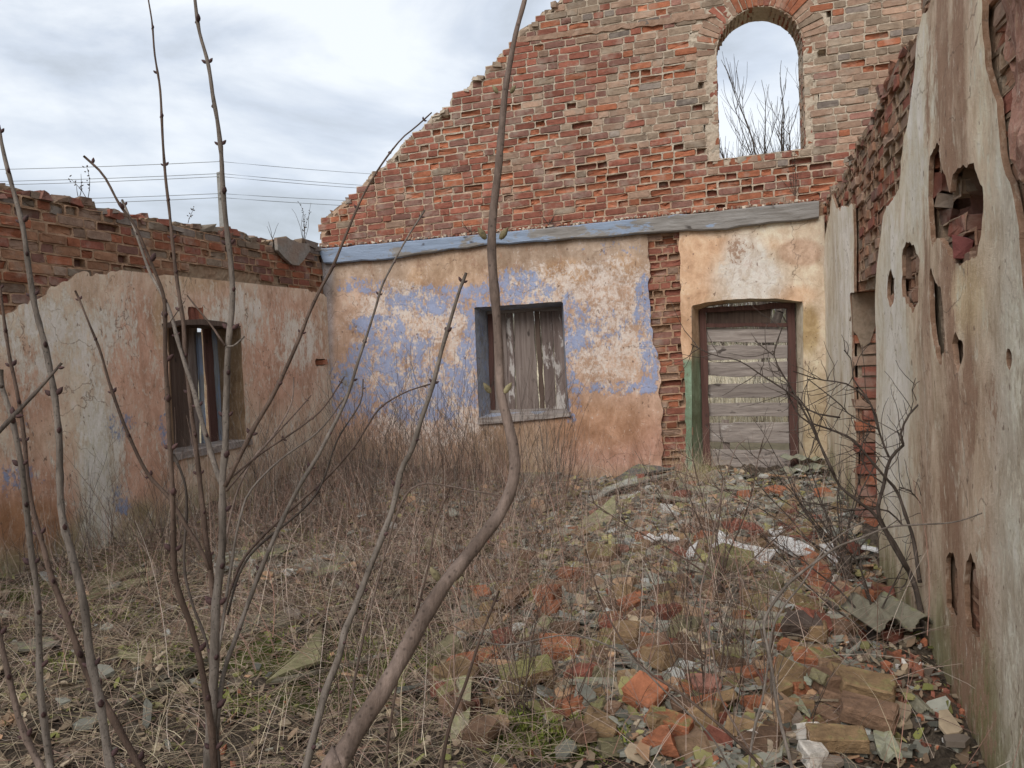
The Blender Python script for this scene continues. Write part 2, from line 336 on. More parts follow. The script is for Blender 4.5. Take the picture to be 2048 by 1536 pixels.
def bricks(wall, keep, u0, u1, v0, v1, w0, colf, course=.080, blen=.236, tilt=0.0, jit=.004, miss=.02, seed=5, erode=lambda a: 0.0 * a[:, 0], roughw=None, mdz=.006):
    rg = np.random.default_rng(seed); rects = []; row = 0; v = v0 - abs(tilt) * 6
    while v < v1 + abs(tilt) * 6:
        u = u0 - rg.random() * .3 + (row % 2) * .06; k = row % 2
        while u < u1:
            Lb = blen if (k % 2 == 0) else blen * .48
            if rg.random() < .12: Lb = blen if rg.random() < .5 else blen * .48
            rects.append((u + Lb / 2, v + course / 2, Lb * (1 + rg.normal() * .02), course - .0125)); u += Lb + .012; k += 1
        v += course; row += 1
    r = np.array(rects); r[:, 1] += r[:, 0] * tilt + fbm(r[:, 0] * .8, r[:, 1] * 3, seed, 2) * .018
    ok = keep(r[:, 0], r[:, 1]) ; r = r[ok]
    n = len(r); C = wall.o + r[:, :1] * wall.du + r[:, 1:2] * np.array([0, 0, 1.]) - wall.n * w0; pix = proj(C)
    er = erode(pix); gone = rg.random(n) < miss + er * .05; eroded = (rg.random(n) < .04 + er * .34) & ~gone
    ang = np.array([0, 1, 2, 3, 4, 5, 6, 7, 8, 9])
    bx = np.array([-.5, -.44, -.0, .44, .5, .5, .44, 0, -.44, -.5]); by = np.array([-.36, -.5, -.5, -.5, -.36, .36, .5, .5, .5, .36]); m = 10
    A = np.zeros((n, m * 3 + 1, 3))
    prot = rg.normal(0, jit, n) + .014; prot[eroded] -= .008 + rg.random(eroded.sum()) * .02; prot[gone] = -.028 - rg.random(gone.sum()) * .03
    if roughw is not None: prot += roughw(pix, rg)
    rot = rg.normal(0, .012, n); js = np.where(eroded, .10, .035)
    for ring, (sc, dz) in enumerate(((.90, .0), (1.0, -.008), (1.02, -.13))):
        jx = rg.normal(0, 1, (n, m)) * js[:, None] * .35; jy = rg.normal(0, 1, (n, m)) * js[:, None] * .9
        if ring == 2: jx = lx; jy = ly
        lx, ly = jx, jy
        scx = 1 - (1 - sc) * .35
        X = (bx[None] * scx + jx * .35) * r[:, 2:3]; Y = (by[None] * sc + jy * .5) * r[:, 3:4]
        X2 = X - Y * rot[:, None]; Y2 = Y + X * (rot[:, None] + tilt)
        A[:, ring * m:(ring + 1) * m, 0] = X2; A[:, ring * m:(ring + 1) * m, 1] = Y2
        A[:, ring * m:(ring + 1) * m, 2] = prot[:, None] + dz + (rg.normal(0, 1, (n, m)) * np.where(eroded, .007, .0018)[:, None] if ring < 2 else 0)
    A[:, 3 * m, 2] = prot + np.where(eroded, rg.normal(-.006, .008, n), rg.normal(0.001, .001, n))
    sl = rg.normal(0, .012, n) * 1.0; A[..., 2] += A[..., 0] * sl[:, None]
    W = (C[:, None] + A[..., :1] * wall.du + A[..., 1:2] * np.array([0, 0, 1.]) + A[..., 2:3] * wall.n).reshape(-1, 3)
    base = (np.arange(n) * (3 * m + 1))[:, None]; i = np.arange(m); j = (i + 1) % m
    tr = (np.stack([i, j, np.full(m, 3 * m)], -1)[None] + base[:, :, None]).reshape(-1, 3)
    q1 = (np.stack([i + m, j + m, j, i], -1)[None] + base[:, :, None]).reshape(-1, 4); q2 = (np.stack([i + 2 * m, j + 2 * m, j + m, i + m], -1)[None] + base[:, :, None]).reshape(-1, 4)
    col = colf(pix, rg, eroded, gone); colv = np.repeat(col, 3 * m + 1, 0)
    # the mortar bed round every brick, a frame with a pocket the brick sits in
    B = np.zeros((n, 3 * m, 3)); ox = np.array([-.5, -.5, 0, .5, .5, .5, .5, 0, -.5, -.5]); oy = np.array([-.25, -.5, -.5, -.5, -.25, .25, .5, .5, .5, .25])
    hz = rg.normal(0, .0025, (n, 1)) + mdz
    for ring, (gx_, gy_, dz) in enumerate(((.020, .018, -.002), (-.004, -.002, .0), (-.001, .001, -.085))):
        px_ = ox if ring == 0 else bx; py_ = oy if ring == 0 else by; s_ = rg.normal(0, .0028, (n, m, 2)); 
        if ring == 2: s_ = sl_
        sl_ = s_
        X = px_[None] * (r[:, 2:3] + gx_ * 2 * .5) + s_[..., 0]; Y = py_[None] * (r[:, 3:4] + gy_) + s_[..., 1]
        B[:, ring * m:(ring + 1) * m, 0] = X; B[:, ring * m:(ring + 1) * m, 1] = Y + X * tilt; B[:, ring * m:(ring + 1) * m, 2] = hz + dz + (rg.normal(0, .0022, (n, m)) if ring < 2 else 0)
    Wm = (C[:, None] + B[..., :1] * wall.du + B[..., 1:2] * np.array([0, 0, 1.]) + B[..., 2:3] * wall.n).reshape(-1, 3); base = (np.arange(n) * (3 * m))[:, None]
    m1 = (np.stack([i, j, j + m, i + m], -1)[None] + base[:, :, None]).reshape(-1, 4); m2 = (np.stack([i + m, j + m, j + 2 * m, i + 2 * m], -1)[None] + base[:, :, None]).reshape(-1, 4)
    bricks.mortar = (Wm, [m1, m2])
    return W, [tr, q1, q2], colv

def catmull(pts, sub=5):
    p = [np.array(q, float) for q in pts]; p = [2 * p[0] - p[1]] + p + [2 * p[-1] - p[-2]]; o = []
    for i in range(1, len(p) - 2):
        for k in range(sub):
            t = k / sub; a, b, c, d = p[i - 1], p[i], p[i + 1], p[i + 2]
            o.append(.5 * ((2 * b) + (c - a) * t + (2 * a - 5 * b + 4 * c - d) * t * t + (3 * b - a - 3 * c + d) * t ** 3))
    o.append(p[-2]); return np.array(o)
class Tubes:
    def __init__(s): s.V = []; s.Q = []; s.T = []; s.C = []; s.n = 0
    def tube(s, P, r, sides=6, col=None, cap=True):
        P = np.asarray(P, float); n = len(P); r = np.broadcast_to(np.asarray(r, float), (n,))
        T = np.gradient(P, axis=0); T /= np.linalg.norm(T, axis=1)[:, None] + 1e-12
        ref = np.array([0.31, .95, .05]) if abs(T[0][1]) < .8 else np.array([1., 0, .1])
        a = np.cross(T, ref); a /= np.linalg.norm(a, axis=1)[:, None] + 1e-12; b = np.cross(T, a)
        th = np.arange(sides) * 2 * math.pi / sides
        ring = P[:, None] + r[:, None, None] * (a[:, None] * np.cos(th)[None, :, None] + b[:, None] * np.sin(th)[None, :, None])
        s.V.append(ring.reshape(-1, 3)); i = np.arange(n - 1)[:, None] * sides; k = np.arange(sides)[None]; k2 = (k + 1) % sides
        s.Q.append((np.stack([i + k, i + k2, i + sides + k2, i + sides + k], -1).reshape(-1, 4)) + s.n)
        if cap:
            for c in (0, (n - 1) * sides):
                s.T.append(np.array([[c, c + q, c + q + 1] for q in range(1, sides - 1)]) + s.n)
        if col is not None: s.C.append(np.tile(np.array(col, float)[None], (n * sides, 1)))
        s.n += n * sides
    def bud(s, p, d, L, r, sides=6, col=None):
        d = np.asarray(d, float) / (np.linalg.norm(d) + 1e-9); t = np.array([0, .2, .5, .8, 1.0]); rr = np.array([.45, .9, 1.0, .55, .05]) * r
        s.tube(np.asarray(p) + d[None] * (t[:, None] * L), rr, sides, col, False)
    def mesh(s, name, mat, smoothf=True):
        return mesh_np(name, np.vstack(s.V), [np.vstack(s.Q)] + ([np.vstack(s.T)] if s.T else []), mat, np.vstack(s.C) if s.C else None, smoothf)
def box(V, Fc, a, b, jit=0.0):
    pass
def prism(front, back):
    """two matching loops -> closed solid (V, faces ngons)"""
    n = len(front); V = np.vstack([front, back]); i = np.arange(n); j = (i + 1) % n
    return V, [np.array([list(range(n))]), np.array([list(range(2 * n - 1, n - 1, -1))]), np.stack([j, i, i + n, j + n], -1)]
def plank(wall, quad, w0, th, name, mat, parent, seg=8, jit=.004, axis='long'):
    """a board given by 4 pixel corners (tl,tr,br,bl) lying in the plane at depth w0 (front face)"""
    tl, tr, br, bl = [wall.P(a, b, w0) for a, b in quad]; rg = np.random.default_rng(abs(hash((round(quad[0][0]), round(quad[0][1])))) % 9999)
    horiz = np.linalg.norm(tr - tl) > np.linalg.norm(bl - tl)
    if horiz: a0, a1, b0, b1 = tl, tr, bl, br
    else: a0, a1, b0, b1 = bl, tl, br, tr
    t = np.linspace(0, 1, seg + 1)[:, None]; A = a0 * (1 - t) + a1 * t; B = b0 * (1 - t) + b1 * t
    side = (B - A); side /= np.linalg.norm(side, axis=1)[:, None]
    A = A + side * rg.normal(0, jit, (seg + 1, 1)); B = B + side * rg.normal(0, jit, (seg + 1, 1))
    m = seg + 1; bk = -wall.n * th; e = side * .003; V = np.vstack([A + e, B - e, A + bk * .25, B + bk * .25, A + bk, B + bk]); i = np.arange(seg)
    def st(o1, o2, fl=False):
        q = np.stack([i + o1 * m, i + 1 + o1 * m, i + 1 + o2 * m, i + o2 * m], -1); return q[:, ::-1] if fl else q
    F = [st(0, 1, True), st(0, 2), st(2, 4), st(1, 3, True), st(3, 5, True), st(4, 5)]
    for k in (0, seg): F.append(np.array([[0 * m + k, 1 * m + k, 3 * m + k, 5 * m + k, 4 * m + k, 2 * m + k]]))
    return link(name, mesh_np(name, V, F, mat), parent)
def loft(wall, pf, pb, w0, w1, name, mat, parent, colf, sub=10, closed=False, msk=(0.45, .3, .35)):
    """reveal: strip between a pixel loop on the wall face and one deeper"""
    a = [wall.P(x, y, w0) for x, y in pf]; b = [wall.P(x, y, w1) for x, y in pb]
    def dens(p):
        o = []
        for q in range(len(p) - 1):
            for k in range(sub): o.append(p[q] + (p[q + 1] - p[q]) * k / sub)
        o.append(p[-1]); return np.array(o)
    a, b = dens(a), dens(b); n = len(a); m = 9; V = np.vstack([a + (b - a) * k / (m - 1) for k in range(m)])
    V += (fbm(V[:, 0] * 6 + V[:, 1] * 4, V[:, 2] * 6, 4, 3) * .010)[:, None] * np.array([.7, .1, .7])
    i = np.arange(n - 1); F = [np.stack([i + k * n, i + 1 + k * n, i + 1 + (k + 1) * n, i + (k + 1) * n], -1) for k in range(m - 1)]
    col = np.tile(np.array(colf)[None], (len(V), 1)) if not callable(colf) else colf(V)
    mk = np.tile(np.array(msk)[None], (len(V), 1))
    return link(name, mesh_np(name, V, F, mat, col, attrs={'Msk': mk}), parent)
def blob(pix, x, y, rx, ry, soft=1.0):
    d = np.sqrt(((pix[:, 0] - x) / rx) ** 2 + ((pix[:, 1] - y) / ry) ** 2); return 1 - smooth(1 - .5 * soft, 1 + .5 * soft, d)
def lerp(c, col, k): return c * (1 - k[:, None]) + np.array(col)[None] * k[:, None]

# ================================================================== GROUND
GC = np.array([(-4.9, 4, .08), (-4.9, 6, .16), (-4.8, 8.0, .26), (-3.4, 8.0, .16), (-2.0, 8.2, -.06), (-1.3, 8.3, -.08), (-.6, 8.5, .06), (.2, 8.5, .05), (.8, 8.5, .06),
               (.8, 5.4, 0), (.8, 3.2, -.02), (-1, 3, 0), (-3, 3, 0), (-2.5, 5.5, .05), (-.5, 6.5, .08), (-.5, 5, .03), (-3.2, 6.6, .12), (0, 1, 0), (-5, 1, .05)])
def ground_base(x, y):
    x = np.asarray(x, float); y = np.asarray(y, float); wsum = 0; v = 0
    for gx, gy, gz in GC:
        q = 1 / (((x - gx) ** 2 + (y - gy) ** 2) + .12) ** 1.6; wsum = wsum + q; v = v + q * gz
    return v / wsum
def ground_z(x, y):
    x = np.asarray(x, float); y = np.asarray(y, float)
    b = ground_base(x, y) + fbm(x * 1.6, y * 1.6, 21, 3) * .12 + fbm(x * 7, y * 7, 31, 3) * .07
    # the void under the lifted roofing sheet
    ax, ay, bx, by = VOID; ex, ey = bx - ax, by - ay
    t = np.clip(((x - ax) * ex + (y - ay) * ey) / (ex * ex + ey * ey), 0, 1); d = np.hypot(x - ax - ex * t, y - ay - ey * t)
    return b - .20 * np.exp(-(d / .10) ** 2)
def gpx(px, py, h=0.0):
    """point on the ground seen at a pixel"""
    d = ray(px, py); z = 0.02
    for _ in range(12):
        t = (z + h - CAM[2]) / d[2]; p = CAM + d * t; z = float(ground_z(p[0], p[1]))
    return np.array([p[0], p[1], z + h])
VOID = (0, 0, 0, -1); 
_a = gpx(520, 1325); _b = gpx(815, 1225); VOID = (_a[0], _a[1], _b[0], _b[1])

gx, gy = np.meshgrid(np.arange(-6.6, 2.6, .035), np.arange(.2, 10.6, .035), indexing='ij')
gz = ground_z(gx, gy) + RNG.normal(0, .006, gx.shape)
V = np.stack([gx, gy, gz], -1).reshape(-1, 3); a, b = gx.shape; I = np.arange(a * b).reshape(a, b)
pix = proj(V); mk = np.zeros((len(V), 3))
moss = sum(blob(pix, *q) for q in ((1090, 1470, 130, 60), (1250, 1450, 60, 50), (1180, 1250, 60, 25), (1060, 1090, 60, 40), (1390, 950, 60, 20), (700, 1350, 160, 90), (450, 1300, 120, 50), (250, 1130, 140, 35), (80, 1190, 120, 30), (1210, 1130, 60, 20)))
mk[:, 1] = np.clip(moss, 0, 1) * .30 + .37
mk[:, 0] = np.clip(sum(blob(pix, *q) for q in ((1740, 1180, 110, 50), (1850, 1390, 80, 60), (1640, 1220, 120, 40), (1100, 1150, 60, 50), (1400, 1480, 120, 60), (1330, 1180, 90, 30))), 0, 1) * .30 + .26
mk = np.clip(mk, 0, 1)
go = link('ground', mesh_np('ground', V, [np.stack([I[:-1, :-1], I[1:, :-1], I[1:, 1:], I[:-1, 1:]], -1).reshape(-1, 4)], GROUND, attrs={'Msk': mk}, smoothf=True)); tag(go, kind='structure')
# open land outside, one sheet to the horizon
FIELD, ft, fb = mat_new('dry_field'); fco = objco(ft)
ft.links.new(mixc(ft, ramp(ft, noise(ft, fco, .8, 8, .7), .3, .7), (.15, .12, .07), (.38, .32, .21)), fb.inputs['Base Color'])
s = 1500.0
fo = link('field', mesh_np('field', [(-s, -s, -.22), (s, -s, -.22), (s, s, -.22), (-s, s, -.22)], [np.array([[0, 1, 2, 3]])], FIELD)); tag(fo, kind='structure')

# ================================================================== WALL FRAMES
YB = 4.3
p0 = at(1200, 600, 8.9)
tanb = math.tan(R(YB)); du = np.array([math.cos(R(YB)), math.sin(R(YB)), 0]); nb = np.array([math.sin(R(YB)), -math.cos(R(YB)), 0])
BW = Wall((p0[0], p0[1], 0), du, nb)                      # lower back wall plane (plaster face)
RW = Wall((.80, 0, 0), (0, 1, 0), (-1, 0, 0))              # right wall face, u = y
cu = BW.P(652, 600)                                         # back-left corner
LW = Wall((cu[0], 0, 0), (0, 1, 0), (1, 0, 0))
print('corner', cu, 'right corner', BW.P(1642, 600))
uC = BW.px(652, 600)[0]; uR = (.80 - BW.o[0]) / BW.du[0]
yR = BW.o[1] + uR * BW.du[1]; yL = cu[1]
TILT = .035

# colour fields -------------------------------------------------------------
RED = np.array([.235, .088, .060]); ORANGE = np.array([.31, .115, .062]); TAN = np.array([.30, .20, .145]); OLIVE = np.array([.25, .19, .14]); GREY = np.array([.175, .145, .125]); PURP = np.array([.205, .105, .082]); MORTC = np.array([.48, .41, .325]); MORTR = np.array([.42, .27, .18])
def pick(rg, n, cols, wts):
    k = rg.choice(len(cols), n, p=np.array(wts) / sum(wts)); return np.array(cols)[k]
def col_gable(pix, rg, er, gone):
    n = len(pix); x, y = pix[:, 0], pix[:, 1]
    A = pick(rg, n, [RED, PURP, RED * 1.15, ORANGE, TAN * .8, OLIVE * .9], [5, 4, 4, 1.6, .9, .3]); B = pick(rg, n, [TAN, OLIVE, TAN * 1.12, GREY, PURP * 1.3, ORANGE, GREY * 1.3], [8, 4, 4, 1.0, 1.8, .6, .8]); C = pick(rg, n, [RED, ORANGE, RED * .9, PURP, TAN * .9], [3, 4, 3, 2, 1.6])
    tB = smooth(1080, 1330, x + (y - 200) * .25 + rg.normal(0, 60, n)) ; tB = tB * (1 - smooth(270, 350, y + rg.normal(0, 18, n)))
    c = np.where((rg.random(n) < tB)[:, None], B, A)
    tC = smooth(280, 360, y - (x - 1000) * .0 + rg.normal(0, 20, n)) * smooth(1100, 1250, x); tC = np.maximum(tC, smooth(0, 1, 1 - np.hypot((x - 990) / 170, (y - 330) / 110)) * .9)
    c = np.where((rg.random(n) < tC)[:, None], C, c)
    top = (y < 60) & (x < 1200); c = np.where((top & (rg.random(n) < .5))[:, None], OLIVE * .95, c)
    c = np.where(er[:, None], ORANGE * (1 + rg.normal(0, .15, n))[:, None], c); c = np.where(gone[:, None], RED * .9, c)
    return np.clip(c * (1 + rg.normal(0, .13, n))[:, None], .02, .8)
def col_low(pix, rg, er, gone):
    n = len(pix); c = pick(rg, n, [RED, ORANGE * .9, PURP, TAN * .9, RED * 1.2], [4, 3, 2, 2.5, 2])
    return np.clip(c * (1 + rg.normal(0, .12, n))[:, None], .02, .8)
def col_left(pix, rg, er, gone):
    n = len(pix); x, y = pix[:, 0], pix[:, 1]; top = np.interp(x, [0, 110, 330, 490, 650], [365, 395, 432, 465, 495]); d = y - top
    c = pick(rg, n, [TAN * .85, RED, ORANGE * .85, PURP, OLIVE * .9, np.array([.28, .15, .09])], [2, 3.4, 5, 1.6, .5, 3.5]); t = pick(rg, n, [OLIVE * .8, GREY * 1.15, PURP * .8, TAN * .7], [4, 3, 2, 2])
    c = np.where((rg.random(n) < 1 - smooth(10, 55, d))[:, None], t, c); c = np.where(gone[:, None], PURP * .8, c)
    return np.clip(c * (1 + rg.normal(0, .13, n))[:, None], .02, .8)
def col_right(pix, rg, er, gone):
    n = len(pix); c = pick(rg, n, [TAN * .95, RED * 1.05, np.array([.30, .17, .11]), ORANGE * .75, OLIVE, PURP], [4, 3, 5, 2, 1.5, 1]); return np.clip(c * (1 + rg.normal(0, .12, n))[:, None], .02, .8)

# ================================================================== BACK WALL (gable)
back = empty('gable_wall', BW.P(1200, 960), 'tall ruined brick gable wall with an arched window opening above blue and peach plaster', 'wall')
SET = .10                                                  # upper brickwork stands back from the plaster face
gable_px = [(640, 560), (640, 470), (648, 436), (688, 402), (722, 374), (742, 345), (768, 326), (785, 310), (800, 288), (830, 264), (850, 248), (868, 228), (893, 215), (905, 190), (938, 172), (952, 152), (985, 134), (998, 108), (1022, 94), (1038, 64), (1056, 50), (1074, 40), (1080, 24), (1108, 6), (1135, -30), (1200, -90), (1300, -170), (1420, -240), (2600, -240), (2600, 560)]
gp = BW.poly(gable_px, SET)
wl, wr = BW.px(1437, 250, SET)[0], BW.px(1611, 250, SET)[0]; Rw = (wr - wl) / 2; uc = (wl + wr) / 2
vtop = BW.px(1522, 13, SET)[1]; vspr = vtop - Rw; vs1, vs2 = BW.px(1437, 321, SET)[1], BW.px(1611, 298, SET)[1]
def arch_sd(u, v):
    """positive inside the opening"""
    a = Rw - np.hypot(u - uc, v - vspr); sill = vs1 + (vs2 - vs1) * (u - wl) / (wr - wl)
    rect = np.minimum(np.minimum(u - wl, wr - u), np.minimum(v - sill, vspr - v)); return np.maximum(rect, np.where(v >= vspr - .01, a, -9))
def f_gable(u, v):
    f = sdpoly(u, v, gp) + fbm(u * 7, v * 7, 5, 4) * .05 - .02
    f = np.minimum(f, -arch_sd(u, v) + fbm(u * 20, v * 20, 8, 3) * .012)
    return f
vbot = BW.px(1200, 520, SET)[1]
def add_mortar(parent, f):
    Wm, Fm = bricks.mortar; c = f(Wm) if callable(f) else np.tile(np.array(f, float)[None], (len(Wm), 1))
    link('mortar_joints', mesh_np('mortar_joints', Wm, Fm, MORTAR, c), parent)
def tint_mort(P):
    pix = proj(P); x, y = pix[:, 0], pix[:, 1]; k = smooth(250, 420, y) * .6 + fbm(P[:, 0] * 2, P[:, 2] * 2, 9, 3) * .6
    c = lerp(np.tile(MORTC[None], (len(P), 1)), MORTR, np.clip(k, 0, .85)); 
    return c
def inner(kf, u, v, d=.06):
    return kf(u - d, v) & kf(u + d, v) & kf(u, v - d) & kf(u, v + d)
def keep_gable(u, v):
    o = sdpoly(u, v, gp) > .035 + 0 * u
    ring = (np.hypot(u - uc, v - vspr) < Rw + .27) & (v > vspr - .02)
    return o & (arch_sd(u, v) < -.02) & ~ring & (v > vbot - .08) & (arch_sd(u - .1, v) < -.005) & (arch_sd(u + .1, v) < -.005)
P, F, uu, vv = sheet(f_gable, uC - .5, uR + .6, vbot - .1, BW.px(1700, -200, SET)[1], .035, lambda u, v, w: BW.map(u, v, np.asarray(w) + SET + np.where((np.asarray(w) == 0) & inner(keep_gable, u, v), .075, 0), .002), .40, back=True)
P = P + (RNG.normal(0, .0035, len(P)))[:, None] * nb
link('mortar_core', mesh_np('gable_core', P, F, MORTAR, tint_mort(P)), back)
def er_gable(pix):
    return np.clip(sum(blob(pix, *q) for q in ((960, 320, 150, 90), (1150, 390, 260, 40), (1330, 350, 240, 60), (1180, 300, 60, 30), (900, 260, 60, 40), (1500, 380, 200, 40), (1330, 170, 60, 40))), 0, 1)
W, Fb, cv = bricks(BW, keep_gable, uC - .1, uR + 1.8, vbot - .1, vtop + 1.6, SET, col_gable, tilt=TILT, erode=er_gable, miss=.008, seed=5, mdz=.008, jit=.003)
add_mortar(back, tint_mort)
# crumbled brick ends along the stepped edge
edge = []
for i in range(len(gp) - 5):
    (a0, a1), (b0, b1) = gp[i], gp[i + 1]; L_ = math.hypot(b0 - a0, b1 - a1)
    for k in range(int(L_ / .055) + 1):
        t = random.random(); edge.append((a0 + (b0 - a0) * t + .04, a1 + (b1 - a1) * t - .03))
edge = np.array(edge)
def rand_boxes(C, size, rg, cols, rot=1.0):
    n = len(C); m = np.array([(-1, -1, -1), (1, -1, -1), (1, 1, -1), (-1, 1, -1), (-1, -1, 1), (1, -1, 1), (1, 1, 1), (-1, 1, 1)], float) * .5
    B = m[None] * size[:, None] + rg.normal(0, .09 if rot > .3 else .035, (n, 8, 3)) * size[:, None]
    e = rg.normal(0, .35 * rot, (n, 3)); ca, sa = np.cos(e[:, 2]), np.sin(e[:, 2]); X = B[..., 0] * ca[:, None] - B[..., 1] * sa[:, None]; Y = B[..., 0] * sa[:, None] + B[..., 1] * ca[:, None]
    Z = B[..., 2] + X * (e[:, 0] * .5)[:, None] + Y * (e[:, 1] * .5)[:, None]; V = (np.stack([X, Y, Z], -1) + C[:, None]).reshape(-1, 3)
    f = np.array([(0, 3, 2, 1), (4, 5, 6, 7), (0, 1, 5, 4), (1, 2, 6, 5), (2, 3, 7, 6), (3, 0, 4, 7)])
    return V, (f[None] + (np.arange(n) * 8)[:, None, None]).reshape(-1, 4), np.repeat(cols, 8, 0)
rg = np.random.default_rng(3); n = len(edge) * 3; ee = np.repeat(edge, 3, 0)
C = BW.o + ee[:, :1] * du + ee[:, 1:] * np.array([0, 0, 1.]) - nb * (SET + rg.random((n, 1)) * .36)
V1, Q1, c1 = rand_boxes(C, np.stack([rg.uniform(.05, .13, n), rg.uniform(.06, .12, n), rg.uniform(.03, .065, n)], -1), rg, pick(rg, n, [OLIVE, GREY * 1.4, TAN * .9, MORTC * .8, PURP], [4, 2, 4, 3, 1]))
# arch voussoirs, two faces deep
vb = []; nv = 26
arcs = []
for k in range(nv):
    th = math.pi * (k + .5) / nv; arcs.append(th)
VV = []; VF = []; VC = []; base = 0; rg = np.random.default_rng(8)
for ri, (r0, r1) in enumerate(((Rw + .005, Rw + .25),)):
    for th in arcs:
        hw = math.pi / nv / 2 * .84; pr = rg.normal(.012, .005); pts = []
        for (rr, a) in ((r0, th - hw), (r1, th - hw * 1.02), (r1 + rg.normal(0, .01), th + hw * 1.02), (r0, th + hw)):
            pts.append((uc + rr * math.cos(a) + rg.normal(0, .003), vspr + rr * math.sin(a) + rg.normal(0, .003)))
        cx = np.mean(pts, 0); fr = [BW.o + (cx[0] + (q[0] - cx[0]) * .88) * du + np.array([0, 0, cx[1] + (q[1] - cx[1]) * .93]) - nb * (SET - pr) for q in pts]
        md = [BW.o + q[0] * du + np.array([0, 0, q[1]]) - nb * (SET - pr + .010) for q in pts]; bk = [BW.o + q[0] * du + np.array([0, 0, q[1]]) - nb * (SET + .12) for q in pts]
        VV += fr + md + bk
        for r_ in (0, 4):
            for q in range(4): VF.append((base + r_ + 4 + q, base + r_ + 4 + (q + 1) % 4, base + r_ + (q + 1) % 4, base + r_ + q))
        VF.append((base, base + 1, base + 2, base + 3)); base += 12
        deg = math.degrees(th); c = (ORANGE * .85 if 50 < deg < 120 else TAN) if rg.random() < .7 else pick(rg, 1, [OLIVE, RED * 1.1, ORANGE], [2, 2, 1])[0]
        VC += [np.array(c) * (1 + rg.normal(0, .1))] * 12
nW = len(W); nE = len(V1)
allV = np.vstack([W, V1, np.array(VV)]); allC = np.vstack([cv, c1, np.array(VC)])
link('brickwork', mesh_np('gable_bricks', allV, Fb + [Q1 + nW, np.array(VF) + nW + nE], BRICK, allC), back)
# reveals of the arched opening: rough brick courses
rg = np.random.default_rng(4); rb = []
v = min(vs1, vs2)
cols = []
while v < vspr:
    for w_ in np.arange(.06, .40, .125):
        rb.append((wr + .045, v + .04, SET + w_)); rb.append((wl - .045, v + .04, SET + w_))
    v += .088
for th in np.linspace(.1, math.pi - .1, 28):
    for w_ in np.arange(.06, .40, .125): rb.append((uc + (Rw + .045) * math.cos(th), vspr + (Rw + .045) * math.sin(th), SET + w_))
for u in np.arange(wl, wr, .12):
    for w_ in np.arange(.05, .40, .12): rb.append((u, vs1 + (vs2 - vs1) * (u - wl) / (wr - wl) - .03, SET + w_))
rb = np.array(rb); C = BW.o + rb[:, :1] * du + rb[:, 1:2] * np.array([0, 0, 1.]) - nb * rb[:, 2:]
V2, Q2, c2 = rand_boxes(C, np.tile([[.10, .115, .072]], (len(C), 1)), rg, pick(rg, len(C), [MORTC * .7, RED, TAN, ORANGE * .8, OLIVE], [3, 2, 3, 1, 2]), rot=.12)
link('window_reveal', mesh_np('arch_reveal', V2, [Q2], BRICK, c2), back)
# mortared band across the gable
bd0, bd1 = BW.px(1035, 82, SET), BW.px(1432, 30, SET)
t = np.linspace(0, 1, 40); un = bd0[0] + (bd1[0] - bd0[0]) * t; vn = bd0[1] + (bd1[1] - bd0[1]) * t
rr = RNG.normal(0, .006, (40, 4)); th = .032 + np.where(t > .97, -.02, 0)
rows = []
for k, (dv, dw) in enumerate(((-.5, .02), (-.45, -.022), (.45, -.018), (.7, .02))):
    rows.append(BW.o + un[:, None] * du + (vn + dv * 2 * th + rr[:, k])[:, None] * np.array([0, 0, 1.]) - nb * (SET + dw + rr[:, (k + 1) % 4] * .6)[:, None])
V = np.vstack(rows); i = np.arange(39)
link('string_course', mesh_np('band', V, [np.stack([i + k * 40, i + 1 + k * 40, i + 1 + (k + 1) * 40, i + (k + 1) * 40], -1) for k in range(3)], MORTAR, np.tile(np.array([.30, .20, .145]), (160, 1))), back)

# lower wall core with openings ------------------------------------------------
win_f = [(949, 615), (1126, 603), (1137, 824), (958, 836)]; door_f = [(1384, 960), (1383, 612), (1410, 605), (1450, 600), (1500, 597), (1550, 597), (1606, 603), (1608, 960)]
win_p = BW.poly(win_f); door_p = BW.poly(door_f)
low_px = [(600, 1100), (600, 500), (645, 497), (985, 468), (1300, 436), (1640, 402), (1720, 395), (1720, 1100)]
low_p = BW.poly(low_px)
def f_low(u, v):
    f = sdpoly(u, v, low_p); f = np.minimum(f, -sdpoly(u, v, win_p) - .01); return np.minimum(f, -sdpoly(u, v, door_p) - .01)
pocket = BW.poly([(1318, 475), (1352, 475), (1356, 492), (1318, 492)], .05)
pier_px = [(1296, 478), (1300, 520), (1300, 580), (1303, 640), (1310, 690), (1322, 740), (1324, 800), (1325, 940), (1325, 1000), (1385, 1000), (1376, 920), (1370, 780), (1364, 700), (1362, 620), (1358, 520), (1356, 474)]
pier_p = BW.poly(pier_px)
def mp_low(u, v, w):
    k = smooth(-.01, .02, sdpoly(u, v, pocket)) * .22 + .04 * smooth(-.02, .02, sdpoly(u, v, pier_p))
    return BW.map(u, v, np.asarray(w) + .045 + k + 0 * u, .003)
P, F, uu, vv = sheet(f_low, uC - .45, uR + .5, -.6, BW.px(1640, 390)[1] + .1, .03, mp_low, .50, back=True)
P = P + RNG.normal(0, .004, len(P))[:, None] * nb
link('mortar_core', mesh_np('lower_core', P, F, MORTAR, np.tile(MORTR * .9, (len(P), 1))), back)
